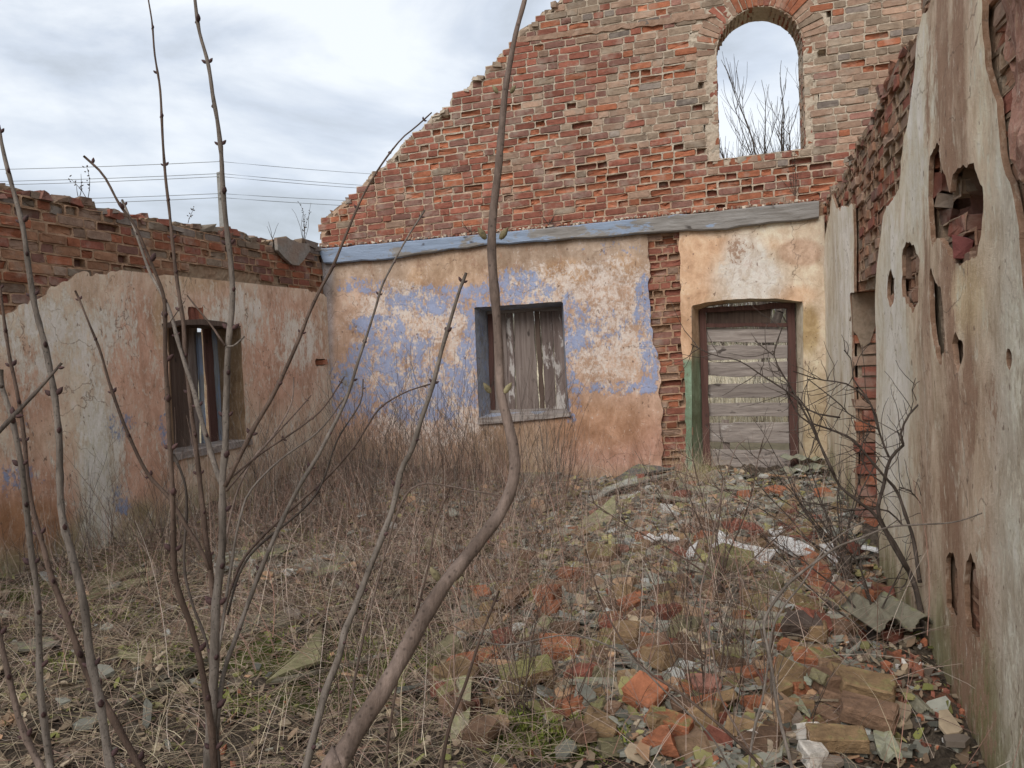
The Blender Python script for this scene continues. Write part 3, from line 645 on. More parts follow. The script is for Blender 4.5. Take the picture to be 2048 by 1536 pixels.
# bare brick pier between plaster and door
W, Fb, cv = bricks(BW, lambda u, v: (sdpoly(u, v, pier_p) > -.09) & (sdpoly(u, v, door_p) < -.05) & (sdpoly(u, v, pocket) < -.04), BW.px(1285, 600)[0] - .1, BW.px(1400, 600)[0] + .1, -.3, BW.px(1330, 480)[1], .045, col_low, tilt=TILT, miss=.05, seed=15, jit=.009,
                   erode=lambda p: np.full(len(p), .5), mdz=.014)
link('brickwork', mesh_np('pier_bricks', W, Fb, BRICK, cv), back); add_mortar(back, MORTR * .95)

# plaster sheets ---------------------------------------------------------------
plA_px = [(648, 515), (985, 485), (1296, 460), (1296, 478), (1299, 520), (1297, 580), (1301, 640), (1308, 690), (1322, 735), (1319, 780), (1325, 830), (1326, 945), (1326, 1100), (600, 1100), (600, 515)]
plB_px = [(1356, 462), (1642, 430), (1720, 425), (1720, 1100), (1376, 1100), (1372, 920), (1370, 780), (1362, 690), (1360, 560)]
plA, plB = BW.poly(plA_px), BW.poly(plB_px)
def f_pl(u, v):
    a = sdpoly(u, v, plA) + fbm(u * 9, v * 9, 12, 4) * .035 - .004; b = sdpoly(u, v, plB) + fbm(u * 12, v * 12, 14, 3) * .02 - .004
    # keep the edges under the beam and into the corners straight
    f = np.maximum(a, b); f = np.minimum(f, -sdpoly(u, v, win_p) - .001 + fbm(u * 15, v * 15, 2, 3) * .006); return np.minimum(f, -sdpoly(u, v, door_p) + fbm(u * 15, v * 15, 6, 3) * .006)
P, F, uu, vv = sheet(f_pl, uC - .03, uR + .03, -.6, BW.px(1640, 400)[1], .022, lambda u, v, w: BW.map(u, v, w, .010), .032)
pix = proj(P); x, y = pix[:, 0], pix[:, 1]; n = len(P)
c = np.tile(np.array([[.50, .355, .27]]), (n, 1)); wob = lambda s, f=1.0: fbm(P[:, 0] * f, P[:, 2] * f, s, 4)
yb = y + wob(40, 1.5) * 60
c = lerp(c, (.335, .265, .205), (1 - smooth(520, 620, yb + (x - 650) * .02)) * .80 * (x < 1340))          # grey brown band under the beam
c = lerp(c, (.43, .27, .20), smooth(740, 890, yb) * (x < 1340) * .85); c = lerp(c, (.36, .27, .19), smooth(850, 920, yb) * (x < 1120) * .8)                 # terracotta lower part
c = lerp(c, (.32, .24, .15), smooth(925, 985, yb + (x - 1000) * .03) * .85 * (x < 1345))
c = lerp(c, (.36, .20, .15), blob(pix, 1240, 885, 120, 50) * .8); c = lerp(c, (.42, .25, .15), blob(pix, 1190, 850, 110, 50) * .6)
c = lerp(c, (.50, .30, .15), np.clip(blob(pix, 1130, 545, 50, 25) + blob(pix, 900, 540, 90, 40) * .4 + blob(pix, 1250, 530, 30, 25) * .6 + blob(pix, 830, 600, 20, 60) * .5, 0, 1) * .6)
c = lerp(c, (.30, .225, .155), np.clip(blob(pix, 1010, 880, 100, 60) + blob(pix, 720, 930, 70, 60) * .7, 0, 1) * .7)
c = lerp(c, (.27, .26, .25), blob(pix, 698, 760, 18, 22, .3)); c = lerp(c, (.25, .28, .33), (1 - smooth(660, 674, x)) * .55)
dr = x > 1345
c[dr] = np.array([.58, .48, .37])
c = lerp(c, (.59, .385, .25), dr * np.clip(blob(pix, 1380, 620, 35, 180) + blob(pix, 1430, 530, 70, 60) * .8 + blob(pix, 1590, 590, 40, 20) * .8 + blob(pix, 1450, 490, 120, 14) * .6, 0, 1) * .9)
c = lerp(c, (.62, .58, .53), dr * np.clip(blob(pix, 1500, 560, 70, 50) + blob(pix, 1490, 500, 40, 30), 0, 1) * .9)
c = lerp(c, (.42, .29, .21), dr * np.clip(blob(pix, 1600, 505, 45, 28, .4), 0, 1) * .85); c = lerp(c, (.33, .235, .11), dr * blob(pix, 1618, 660, 22, 50, .6) * .85); c = lerp(c, (.42, .36, .24), dr * blob(pix, 1625, 830, 30, 120) * .7)
c = lerp(c, (.15, .25, .18), dr * (x < 1400) * smooth(712, 724, y) * .92)
mk = np.zeros((n, 3)); 
wB = .02 + sum(a_ * blob(pix, *q) for a_, q in ((.62, (985, 720, 60, 90)), (.58, (840, 780, 110, 55)), (.50, (700, 790, 60, 60)), (.45, (780, 740, 90, 70)), (.80, (1288, 600, 20, 60)), (.70, (1300, 720, 22, 70)), (.40, (1200, 660, 90, 60)), (.55, (1230, 775, 70, 18)), (.45, (1040, 560, 70, 30)), (.60, (960, 620, 22, 40)), (.45, (750, 650, 60, 20)), (.20, (860, 850, 170, 25)), (.5, (1140, 660, 22, 70)), (.5, (1145, 800, 22, 60)), (.42, (720, 570, 60, 20)), (.35, (1050, 590, 100, 25)), (.36, (880, 600, 120, 30)), (.35, (1220, 500, 90, 20)))) + .34 * blob(pix, 900, 700, 250, 150)
mk[:, 1] = np.clip(np.minimum(wB, .64) * (x < 1340) , 0, 1) * .62 + .13
wW = sum(a_ * blob(pix, *q) for a_, q in ((.45, (1220, 680, 110, 100)), (.42, (1100, 560, 110, 35)), (.40, (850, 720, 150, 120)), (.35, (1230, 560, 80, 50)), (.36, (860, 860, 140, 50)), (.34, (800, 620, 100, 60)), (.40, (1060, 590, 70, 20)))) + .17
mk[:, 0] = np.clip(np.minimum(wW, .60), 0, 1) * .52 + .20; mk[dr, 0] = .26 + .3 * blob(pix, 1500, 560, 60, 60)[dr]; mk[dr, 1] = np.where((x < 1400) & (y > 716), .02, 0)[dr]
mk[:, 2] = .22 + .2 * blob(pix, 1000, 520, 300, 40) + .12 * blob(pix, 700, 600, 60, 100); mk[dr, 2] = .14 + .40 * np.clip(blob(pix, 1485, 505, 42, 38, .8) * .8 + blob(pix, 1600, 505, 55, 28) * .5, 0, 1)[dr]
link('plaster', mesh_np('back_plaster', P, F, PLASTER_B, c, attrs={'Msk': mk}, smoothf=False), back)

# the long timber beam ----------------------------------------------------------
def poly_beam():
    top = [(637, 497), (760, 487), (955, 469), (1120, 453), (1297, 435), (1460, 419), (1638, 401)]; bot = [(647, 527), (770, 518), (965, 491), (1120, 481), (1297, 466), (1455, 456), (1638, 436)]
    a = catmull([BW.P(p[0], p[1], -.07) for p in top], 6); b = catmull([BW.P(p[0], p[1], -.07) for p in bot], 6); m = len(a)
    rg = np.random.default_rng(2); z = np.array([0, 0, 1.]); ja = (rg.normal(0, .0035, m))[:, None] * z; jb = rg.normal(0, .006, m)[:, None] * z
    bk = -nb * .26; V = np.vstack([a + bk + ja, a - nb * .012 + ja, a - z * .012 + ja + nb * .002, (a + b) / 2 + nb * rg.normal(0, .004, m)[:, None], b + z * .014 + jb, b - nb * .014 + jb, b + bk + jb])
    i = np.arange(m - 1); F = [np.stack([i + k * m, i + (k + 1) * m, i + 1 + (k + 1) * m, i + 1 + k * m], -1) for k in range(6)]
    for k in (0, m - 1): F.append(np.array([[q * m + k for q in range(7)]]))
    bp = proj(V)[:, 0]; am = np.interp(bp, [640, 700, 900, 1200, 1290, 1330, 1640], [.50, .56, .52, .54, .47, .36, .30]); return mesh_np('beam', V, F, W_BEAM, attrs={'Msk': np.stack([am, am, am], -1)})
beam = link('timber_beam', poly_beam(), back)
# crumbs of brick lying along the beam
rg = np.random.default_rng(6); n = 900; t = rg.random(n); px_ = 640 + 1000 * t; py_ = np.interp(px_, [637, 955, 1297, 1638], [495, 468, 434, 400])
C = np.array([BW.P(a, b, q) for a, b, q in zip(px_, py_, rg.uniform(-.02, .13, n))]); C[:, 2] += rg.uniform(-.004, .012, n) + .004
V2, Q2, c2 = rand_boxes(C, rg.uniform(.010, .038, (n, 3)) * np.array([1, 1, .7]), rg, pick(rg, n, [ORANGE, TAN, MORTC * 1.2, RED, OLIVE], [3, 3, 3, 2, 1]))
link('brick_crumbs', mesh_np('crumbs', V2, [Q2], BRICK, c2), back)

# boarded window ----------------------------------------------------------------
DW = .36
wb = [(983, 626), (1124, 618), (1134, 818), (985, 824)]
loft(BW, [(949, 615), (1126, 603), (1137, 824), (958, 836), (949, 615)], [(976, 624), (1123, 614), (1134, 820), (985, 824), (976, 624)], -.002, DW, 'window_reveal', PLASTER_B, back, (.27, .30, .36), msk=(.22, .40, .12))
win = empty('boarded_window', BW.P(1055, 824, DW), None, None); win.parent = back; win.matrix_parent_inverse = Matrix.Translation(-back.location)
def subpl(quad, w0, th, name, mat, par=win):
    o = plank(BW, quad, w0, th, name, mat, par); 
    o.matrix_parent_inverse = Matrix.Translation(-par.matrix_basis.translation) @ Matrix.Identity(4); return o
for q, m_ in (([(986, 624), (1011, 623), (1018, 826), (988, 828)], W_GREYV), ([(1012, 624), (1026, 624), (1032, 826), (1017, 826)], W_FLAKE), ([(1028, 624), (1066, 623), (1078, 824), (1033, 826)], W_BROWN if 0 else W_GREYV), ([(1068, 622), (1078, 622), (1090, 824), (1080, 824)], W_BROWN), ([(1079, 621), (1102, 620), (1113, 822), (1092, 824)], W_FLAKE), ([(1103, 620), (1128, 619), (1138, 822), (1114, 822)], W_FLAKE)):
    subpl(q, DW - .04 + random.uniform(0, .012), .02, 'board', m_)
subpl([(974, 622), (986, 622), (990, 830), (980, 830)], DW - .05, .05, 'frame', W_RED); subpl([(974, 616), (1128, 607), (1129, 621), (974, 628)], DW - .06, .05, 'frame', W_GREY)
subpl([(980, 820), (1140, 817), (1142, 824), (980, 829)], DW - .07, .07, 'sill', W_GREY); subpl([(955, 836), (1140, 823), (1142, 834), (956, 850)], -.03, .40, 'sill', W_GREY)

# plank door ----------------------------------------------------------------------
DD = .26
def colr(V):
    p = proj(V); c = np.tile(np.array([[.50, .36, .25]]), (len(V), 1)); c = lerp(c, (.17, .25, .17), (p[:, 0] < 1450) * smooth(712, 724, p[:, 1]) * .9); return lerp(c, (.52, .48, .38), (p[:, 0] > 1450) * .8)
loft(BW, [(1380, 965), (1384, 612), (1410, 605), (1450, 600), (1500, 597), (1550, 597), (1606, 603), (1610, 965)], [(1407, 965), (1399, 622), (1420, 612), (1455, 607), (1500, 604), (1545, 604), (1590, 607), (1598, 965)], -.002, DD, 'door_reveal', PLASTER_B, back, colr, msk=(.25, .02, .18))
door = empty('plank_door', BW.P(1500, 945, DD), None, None); door.parent = back; door.matrix_parent_inverse = Matrix.Translation(-back.location)
dp = lambda q, w0, th, name, m_: subpl(q, w0, th, name, m_, door)
dp([(1398, 622), (1413, 622), (1423, 960), (1407, 960)], DD - .05, .10, 'frame', W_RED); dp([(1574, 610), (1590, 608), (1599, 960), (1582, 960)], DD - .05, .10, 'frame', W_RED)
dp([(1399, 616), (1590, 604), (1590, 616), (1399, 626)], DD - .052, .09, 'frame', W_RED); dp([(1412, 647), (1575, 645), (1575, 653), (1412, 655)], DD - .04, .07, 'transom_bar', W_RED)
dp([(1413, 622), (1542, 615), (1540, 646), (1413, 648)], DD + .01, .02, 'board', W_BROWN)
for (a, b, c_, d, e_, f_) in ((1413, 657, 1574, 658, 684, 685), (1413, 690, 1575, 690, 721, 717), (1415, 725, 1577, 723, 752, 754), (1416, 768, 1578, 767, 796, 794), (1417, 807, 1580, 806, 833, 832), (1418, 846, 1582, 845, 884, 887), (1420, 899, 1584, 900, 938, 937)):
    dp([(a, b), (c_, d), (c_ + 2, f_), (a + 1, e_)], DD + random.uniform(0, .008), .022, 'board', W_GREY)
dp([(1444, 840), (1458, 840), (1462, 960), (1448, 960)], DD + .034, .025, 'brace', W_GREYV)

# ================================================================== LEFT WALL
left = empty('left_wall', (cu[0], 5.5, 0), 'low ruined side wall with bare broken bricks over flaking pink and cream plaster', 'wall')
lt_px = [(-500, 250), (-200, 318), (0, 364), (35, 368), (66, 374), (104, 392), (110, 402), (135, 396), (158, 394), (186, 400), (215, 411), (243, 418), (262, 430), (300, 428), (326, 431), (331, 439), (372, 442), (400, 448), (430, 458), (452, 454), (484, 459), (488, 470), (510, 477), (560, 474), (590, 480), (622, 484), (650, 496)]
lt = [LW.px(a, b) for a, b in lt_px]; lt = [q for q in lt if q[0] > .6]
uL = LW.px(652, 600)[0]
ltop_u = np.array([q[0] for q in lt]); ltop_v = np.array([q[1] for q in lt]); o_ = np.argsort(ltop_u); ltop_u, ltop_v = ltop_u[o_], ltop_v[o_]
lwin_f = [(333, 660), (334, 648), (365, 641), (400, 639), (440, 644), (480, 653), (493, 884), (345, 910)]
lwin = LW.poly(lwin_f)
def top_l(u): return np.interp(u, ltop_u, ltop_v)
def f_lcore(u, v):
    f = top_l(u) - v + fbm(u * 7, v * 7, 25, 3) * .05 - .02; f = np.minimum(f, v + .5); f = np.minimum(f, uL + .42 - u); f = np.minimum(f, u - .5); return np.minimum(f, -sdpoly(u, v, lwin) - .01)
lp_px = [(-500, 700), (-100, 650), (0, 626), (30, 614), (75, 596), (95, 577), (130, 561), (150, 545), (190, 548), (215, 546), (225, 537), (250, 531), (300, 541), (335, 545), (345, 537), (356, 537), (371, 535), (362, 517), (380, 512), (399, 507), (425, 515), (455, 519), (506, 529), (520, 533), (537, 550), (548, 540), (573, 537), (584, 572), (631, 582), (653, 595), (668, 600), (700, 1050), (-100, 1500), (-500, 1900)]
lp = LW.poly([q for q in lp_px if q[0] > -101]); lp[-1] = (lp[-1][0], -.6); lp = [(.3, lp[0][1])] + lp + [(.3, -.6)]
P, F, uu, vv = sheet(f_lcore, .45, uL + .45, -.5, 3.6, .035, lambda u, v, w: LW.map(u, v, np.asarray(w) + .045 + np.where(np.asarray(w) == 0, .05 * smooth(.02, .12, top_l(u) - v) * smooth(.0, .05, -sdpoly(u, v, lp)), 0), .003), .45, back=True)
P = P + RNG.normal(0, .004, len(P))[:, None] * np.array([1., 0, 0])
link('mortar_core', mesh_np('left_core', P, F, MORTAR, np.tile(np.array([[.34, .25, .17]]), (len(P), 1))), left)
def lsafe(pts):
    o = []
    for a, b in pts:
        if a < -120: a_, b_ = a, b
        o.append(LW.px(a, b))
    return o
lp = LW.poly([q for q in lp_px if q[0] > -101]); lp[-1] = (lp[-1][0], -.6); lp = [(.3, lp[0][1])] + lp + [(.3, -.6)]
LH = LW.poly([(628, 718), (649, 718), (650, 731), (630, 732)]); LH2 = LW.poly([(375, 612), (404, 616), (408, 640), (376, 640)])
def f_lp(u, v):
    f = sdpoly(u, v, lp) + fbm(u * 8, v * 8, 33, 4) * .05 + fbm(u * 28, v * 28, 34, 3) * .03 - .005; f = np.minimum(f, uL + .02 - u)
    f = np.minimum(f, -sdpoly(u, v, lwin) + fbm(u * 15, v * 15, 6, 3) * .008)
    for h in (LH, LH2): f = np.minimum(f, -sdpoly(u, v, h) + fbm(u * 22, v * 22, 7, 3) * .015)
    return f
P, F, uu, vv = sheet(f_lp, .55, uL + .03, -.5, 2.4, .024, lambda u, v, w: LW.map(u, v, w, .012), .020)
pix = proj(P); x, y = pix[:, 0], pix[:, 1]; n = len(P)
c = np.tile(np.array([[.66, .515, .40]]), (n, 1)); wx = x + fbm(P[:, 1] * 2, P[:, 2] * 2, 3, 3) * 50
pink = np.clip(blob(pix, 270, 720, 70, 150) + blob(pix, 560, 700, 90, 130) + blob(pix, 60, 780, 60, 90) * .8 + blob(pix, 280, 900, 80, 140) + blob(pix, 60, 1010, 110, 110) + blob(pix, 420, 600, 60, 50) * .6, 0, 1)
c = lerp(c, (.56, .335, .245), pink * .90)
c = lerp(c, (.31, .16, .075), blob(pix, 50, 1050, 90, 60) * .8); c = lerp(c, (.60, .57, .48), blob(pix, 200, 950, 38, 170) * .9); c = lerp(c, (.36, .26, .18), smooth(880, 980, y + (300 - x) * .0) * smooth(380, 480, x) * .8)
c = lerp(c, (.50, .36, .22), np.clip(blob(pix, 320, 640, 14, 60) + blob(pix, 400, 560, 60, 25), 0, 1) * .6)
c = lerp(c, (.20, .21, .10), smooth(1060, 1150, y - (0 - x) * .28 + fbm(P[:, 1] * 3, P[:, 2] * 3, 4, 3) * 60) * .8)
mk = np.zeros((n, 3)); mk[:, 0] = .37 + .18 * np.clip(blob(pix, 120, 680, 130, 80) + blob(pix, 200, 950, 45, 160) + blob(pix, 480, 640, 60, 60) + blob(pix, 600, 680, 40, 50), 0, 1)
mk[:, 1] = .12 + .36 * np.clip(blob(pix, 240, 850, 40, 40) + blob(pix, 40, 960, 50, 40) + blob(pix, 330, 860, 20, 40) + blob(pix, 240, 1000, 30, 40) + blob(pix, 20, 830, 60, 30) * .6 + blob(pix, 660, 700, 10, 100) * .7, 0, 1); mk[:, 2] = .22 + .12 * pink
c[sheet.nf:] = (.26, .17, .115); mk[sheet.nf:] = (0, 0, .3)
link('plaster', mesh_np('left_plaster', P, F, PLASTER_L, c, attrs={'Msk': mk}), left)
W, Fb, cv = bricks(LW, lambda u, v: (v < top_l(u) - .06) & (sdpoly(u, v, lp) < .06) & (u < uL + .02) & (u > .6), .5, uL + .1, .4, 3.4, .034, col_left, tilt=-.01, miss=.02, seed=9, jit=.008, erode=lambda p: np.full(len(p), .40), mdz=.012)
add_mortar(left, (.40, .26, .17))
# loose bricks and crumbs along the wall top
rg = np.random.default_rng(12); n = 620; u = rg.uniform(.7, uL + .15, n); wd = rg.random(n)
C = np.stack([np.full(n, cu[0]) - .045 - wd * .40, u, top_l(u) - .02 + rg.uniform(-.08, .012, n)], -1)
V1, Q1, c1 = rand_boxes(C, np.stack([rg.uniform(.06, .14, n), rg.uniform(.06, .20, n), rg.uniform(.035, .07, n)], -1), rg, pick(rg, n, [OLIVE * .8, GREY, TAN * .7, MORTC * .5, PURP, RED], [4, 3, 3, 2, 1.5, 1]), rot=.6)
# bricks showing in the two holes of the plaster
hb = [LW.P(639, 725, .03), LW.P(381, 628, .03), LW.P(390, 628, .03), LW.P(399, 628, .03)]; V3, Q3, c3 = rand_boxes(np.array(hb), np.array([[.05, .2, .06], [.05, .055, .14], [.05, .055, .14], [.05, .055, .14]]), np.random.default_rng(1), np.array([ORANGE, RED, RED, ORANGE]))
link('brickwork', mesh_np('left_bricks', np.vstack([W, V1, V3]), Fb + [Q1 + len(W), Q3 + len(W) + len(V1)], BRICK, np.vstack([cv, c1, c3])), left)
# hanging slab of grey render near the corner
sl = [(554, 476), (575, 476), (600, 486), (618, 487), (621, 500), (608, 520), (598, 531), (585, 529), (570, 516), (556, 500)]
V, F = prism(np.array([LW.P(a, b, -.05) for a, b in sl]), np.array([LW.P(a, b, -.05) - np.array([.04, 0, 0]) for a, b in sl]))
link('render_slab', mesh_np('slab', V, F, MORTAR, np.tile(np.array([[.27, .25, .225]]), (len(V), 1))), left)
# left window
LD = .34
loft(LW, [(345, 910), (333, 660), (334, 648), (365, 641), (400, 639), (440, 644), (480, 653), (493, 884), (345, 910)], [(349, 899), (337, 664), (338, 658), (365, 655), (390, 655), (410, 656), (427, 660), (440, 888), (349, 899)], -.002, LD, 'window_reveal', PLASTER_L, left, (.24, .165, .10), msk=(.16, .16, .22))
lw = empty('boarded_window', LW.P(390, 895, LD), None, None); lw.parent = left; lw.matrix_parent_inverse = Matrix.Translation(-left.location)
def lpk(q, w0, th, name, m_):
    o = plank(LW, q, w0, th, name, m_, lw); o.matrix_parent_inverse = Matrix.Translation(-lw.matrix_basis.translation); return o
lpk([(328, 652), (377, 652), (381, 897), (338, 902)], LD - .03, .02, 'board', W_BROWN); lpk([(378, 652), (395, 652), (400, 894), (382, 897)], LD - .025, .02, 'board', W_GREYV)
lpk([(396, 664), (403, 664), (415, 892), (408, 893)], LD - .07, .03, 'frame', W_PALE); lpk([(407, 652), (423, 652), (439, 888), (424, 890)], LD - .05, .02, 'board', W_RED); lpk([(424, 652), (433, 652), (447, 886), (440, 888)], LD - .06, .06, 'frame', W_PALE)
lpk([(345, 907), (505, 878), (506, 890), (347, 924)], -.02, .36, 'sill', W_GREY)
V, F = prism(np.array([LW.P(a, b, -.035) for a, b in ((330, 647), (362, 640), (400, 638), (445, 643), (482, 652), (480, 656), (440, 652), (400, 649), (362, 650), (333, 656))]), np.array([LW.P(a, b, -.035) - np.array([.34, 0, 0]) for a, b in ((330, 647), (362, 640), (400, 638), (445, 643), (482, 652), (480, 656), (440, 652), (400, 649), (362, 650), (333, 656))]))
link('lintel', mesh_np('lintel', V, F, W_BROWN), left)

# ================================================================== RIGHT WALL
right = empty('right_wall', (.8, 5, 0), 'tall ruined side wall of cream streaked plaster with ragged holes and a doorway', 'wall')
rt_px = [(1632, 425), (1650, 385), (1668, 372), (1680, 345), (1697, 300), (1716, 262), (1728, 255), (1748, 190), (1762, 160), (1772, 120), (1790, 92), (1805, 78), (1828, 50), (1832, -5), (1840, -60), (1870, -180), (1920, -330)]
rt = [RW.px(a, b) for a, b in rt_px]; rtu = np.array([q[0] for q in rt]); rtv = np.array([q[1] for q in rt]); o_ = np.argsort(rtu); rtu, rtv = rtu[o_], rtv[o_]
VMAX = 4.6
def top_r(u): return np.minimum(np.interp(u, rtu, rtv), VMAX)
ropen = RW.poly([(1700, 587), (1748, 586), (1759, 1120), (1716, 1050)]); ro_u0, ro_u1 = min(q[0] for q in ropen), RW.px(1703, 600)[0]; ro_v = RW.px(1703, 587)[1]
ro_u0 = RW.px(1750, 700)[0]
def sd_open(u, v): return np.minimum(np.minimum(u - ro_u0, ro_u1 - u), ro_v - v)
cA = lambda pts: [(a / 2.195 + 1700, b / 2.195 + 200) for a, b in pts]; cB = lambda pts: [(a / 2.865 + 1500, b / 2.865 + 1000) for a, b in pts]
HOLES = [cA([(400, 175), (372, 205), (352, 270), (350, 400), (352, 500), (368, 640), (405, 600), (440, 660), (462, 715), (490, 715), (545, 690), (562, 600), (577, 500), (578, 400), (560, 335), (543, 275), (490, 292), (450, 325), (445, 420), (425, 330), (398, 235)]),
         cA([(245, 618), (230, 680), (232, 860), (250, 880), (285, 932), (300, 880), (302, 700), (280, 635)]), cA([(180, 740), (160, 790), (158, 860), (175, 912), (195, 870), (198, 790)]),
         cA([(360, 728), (355, 800), (370, 980), (390, 1130), (410, 1150), (425, 1080), (420, 900), (408, 830), (385, 800)]), cA([(470, 1020), (455, 1060), (460, 1150), (475, 1200), (495, 1140), (497, 1070)]),
         cA([(685, 1090), (677, 1120), (682, 1180), (695, 1190), (698, 1120)]), cB([(1130, 295), (1115, 350), (1120, 450), (1130, 600), (1150, 660), (1190, 670), (1195, 520), (1180, 420), (1155, 310)]),
         cB([(1265, 310), (1235, 350), (1225, 450), (1230, 600), (1245, 740), (1310, 800), (1315, 550), (1290, 380)]), [(2036, 450), (2040, 430), (2050, 415), (2050, 480), (2038, 490)]]
HP = [RW.poly(h) for h in HOLES]
DEEP = [RW.poly(cA([(450, 325), (490, 292), (543, 275), (560, 335), (578, 400), (575, 470), (550, 560), (470, 560), (445, 480)])), RW.poly(cB([(1130, 300), (1118, 350), (1122, 450), (1135, 600), (1170, 640), (1192, 620), (1195, 520), (1180, 420), (1155, 310)])), RW.poly(cB([(1265, 320), (1240, 370), (1232, 450), (1250, 560), (1300, 560), (1290, 390)])),
        RW.poly(cA([(352, 300), (350, 500), (400, 490), (395, 300)])), RW.poly([(2038, 440), (2044, 425), (2052, 418), (2052, 480), (2040, 488)])]
def deep_r(u, v):
    k = 0
    for i, h in enumerate(DEEP): k = np.maximum(k, smooth(-.01, .05, sdpoly(u, v, h)) * (.42 if i in (0,) else .24))
    for h in HP: k = np.maximum(k, smooth(-.02, .03, sdpoly(u, v, h)) * .035)
    return k
def in_deep(u, v):
    k = -9.0
    for h in DEEP: k = np.maximum(k, sdpoly(u, v, h))
    return k
def f_rcore(u, v):
    f = top_r(u) - v + fbm(u * 6, v * 6, 45, 4) * .07 - .02; f = np.minimum(f, v + .5); f = np.minimum(f, yR + .12 - u); f = np.minimum(f, u - .5)
    return np.minimum(f, -sd_open(u, v) - .004 + fbm(u * 9, v * 9, 5, 3) * .02)
def mp_r(u, v, w):
    k = deep_r(u, v) + .035 + .04 * smooth(.0, .06, -f_rp(u, v)) * smooth(.03, .12, top_r(u) - v) - (fbm(u * 5, v * 5, 51, 4) * .045 + fbm(u * 22, v * 22, 52, 3) * .022) * smooth(.01, .05, -f_rp(u, v))
    k = np.where(np.asarray(w) > 0, .0, k); return RW.map(u, v, np.asarray(w) + k, .004)
rA = RW.poly([(1640, 560), (1650, 470), (1656, 440), (1662, 388), (1668, 395), (1677, 419), (1690, 412), (1707, 408), (1709, 560), (1709, 700), (1720, 1100), (1660, 1100), (1655, 900), (1640, 700)])
rA = [(yR + .1, q[1]) if p_ == 0 else q for p_, q in enumerate(rA)]
rA[-1] = (yR + .1, rA[-1][1]); rA[-2] = (yR + .1, -.5); rA[-3] = (yR + .1, -.6); rA[-4] = (ro_u1, -.6)
rBl = [(1749, 1200), (1749, 588), (1757, 492), (1764, 437), (1771, 410), (1796, 378), (1800, 319), (1810, 250), (1823, 160), (1829, 68), (1836, 30), (1852, 14), (1856, -10), (1880, -120), (1910, -250)]
rBr = [(1950, -250), (1960, -80), (1967, 0), (1969, 45), (1974, 128), (1996, 196), (2001, 300), (2019, 365), (2028, 410), (2033, 450), (2035, 500), (2042, 570), (2046, 620), (2055, 680)]
rB = RW.poly(rBl) + RW.poly(rBr) + [(.6, RW.px(2055, 700)[1]), (.6, -.6), (RW.px(1750, 800)[0], -.6)]
rC = RW.poly([(1978, -250), (1992, -10), (1990, 60), (2000, 150), (2020, 200), (2032, 300), (2050, 400), (2066, 500)]) + [(1.2, RW.px(2060, 520)[1]), (.6, 1.9), (.6, 4.4), (2.6, 4.4)]
def f_rp(u, v):
    a = np.maximum(sdpoly(u, v, rA), sdpoly(u, v, rB)) + fbm(u * 9, v * 5, 61, 4) * .04 - .004
    a = np.minimum(a, -sd_open(u, v) + fbm(u * 9, v * 9, 3, 3) * .012); a = np.minimum(a, yR - u + .02); a = np.minimum(a, u - .55); a = np.minimum(a, top_r(u) - v - .02)
    for h in HP: a = np.minimum(a, -sdpoly(u, v, h) + fbm(u * 20, v * 12, 8, 3) * .02 + fbm(u * 45, v * 25, 9, 3) * .02)
    return a
P, F, uu, vv = sheet(f_rcore, .45, yR + .15, -.5, VMAX + .1, .028, mp_r, .50, back=True, flip=True)
pix = proj(P); k = fbm(P[:, 1] * 3, P[:, 2] * 3, 6, 4)
c = np.tile(np.array([[.34, .225, .15]]), (len(P), 1)); c = lerp(c, (.27, .10, .06), smooth(-.05, .35, k) * .8); c = lerp(c, (.34, .29, .22), smooth(.0, .3, -k) * .7)
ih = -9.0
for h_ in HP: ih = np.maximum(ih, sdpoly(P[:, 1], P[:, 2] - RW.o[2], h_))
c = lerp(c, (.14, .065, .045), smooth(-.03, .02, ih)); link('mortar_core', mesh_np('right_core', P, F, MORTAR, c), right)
P, F, uu, vv = sheet(f_rp, .5, yR + .03, -.5, VMAX, .022, lambda u, v, w: RW.map(u, v, w, .011, 77), .020, flip=True)
pix = proj(P); x, y = pix[:, 0], pix[:, 1]; n = len(P)
c = np.tile(np.array([[.70, .60, .465]]), (n, 1)); wv = fbm(P[:, 1] * 6, P[:, 2] * .7, 71, 4)
# rain streaks: brown runs down the middle of the wall
cx = np.interp(y, [0, 200, 400, 600, 800, 1000, 1300], [1895, 1885, 1905, 1890, 1925, 1905, 1935]); ww = np.interp(y, [0, 300, 600, 800, 1100, 1400], [38, 40, 45, 70, 55, 60])
st = np.exp(-((x + wv * 70 - cx) / ww) ** 2) ; c = lerp(c, (.25, .135, .085), st * .82)
c = lerp(c, (.80, .76, .66), np.clip(blob(pix, 1785, 700, 30, 300) + blob(pix, 1830, 300, 18, 200) * .8 + blob(pix, 1680, 600, 30, 250) * .9, 0, 1) * .8); c = lerp(c, (.50, .475, .41), smooth(1960, 2020, x) * .8)
c = lerp(c, (.56, .44, .26), blob(pix, 1935, 590, 30, 80) * .6); c = lerp(c, (.22, .22, .10), smooth(.45, .05, P[:, 2] + wv * .4) * .8)
mk = np.zeros((n, 3)); mk[:, 0] = .34 + .14 * np.clip(blob(pix, 1790, 800, 40, 300) + smooth(1980, 2030, x) + blob(pix, 1840, 250, 30, 250), 0, 1); mk[:, 2] = .19 + .33 * st; mk[:, 1] = .06 + .18 * smooth(1980, 2030, x) * smooth(700, 900, y)
nf = sheet.nf; c[nf:] = (.22, .14, .095); mk[nf:] = (0, 0, .3)
link('plaster', mesh_np('right_plaster', P, F, PLASTER_R, c, attrs={'Msk': mk}), right)
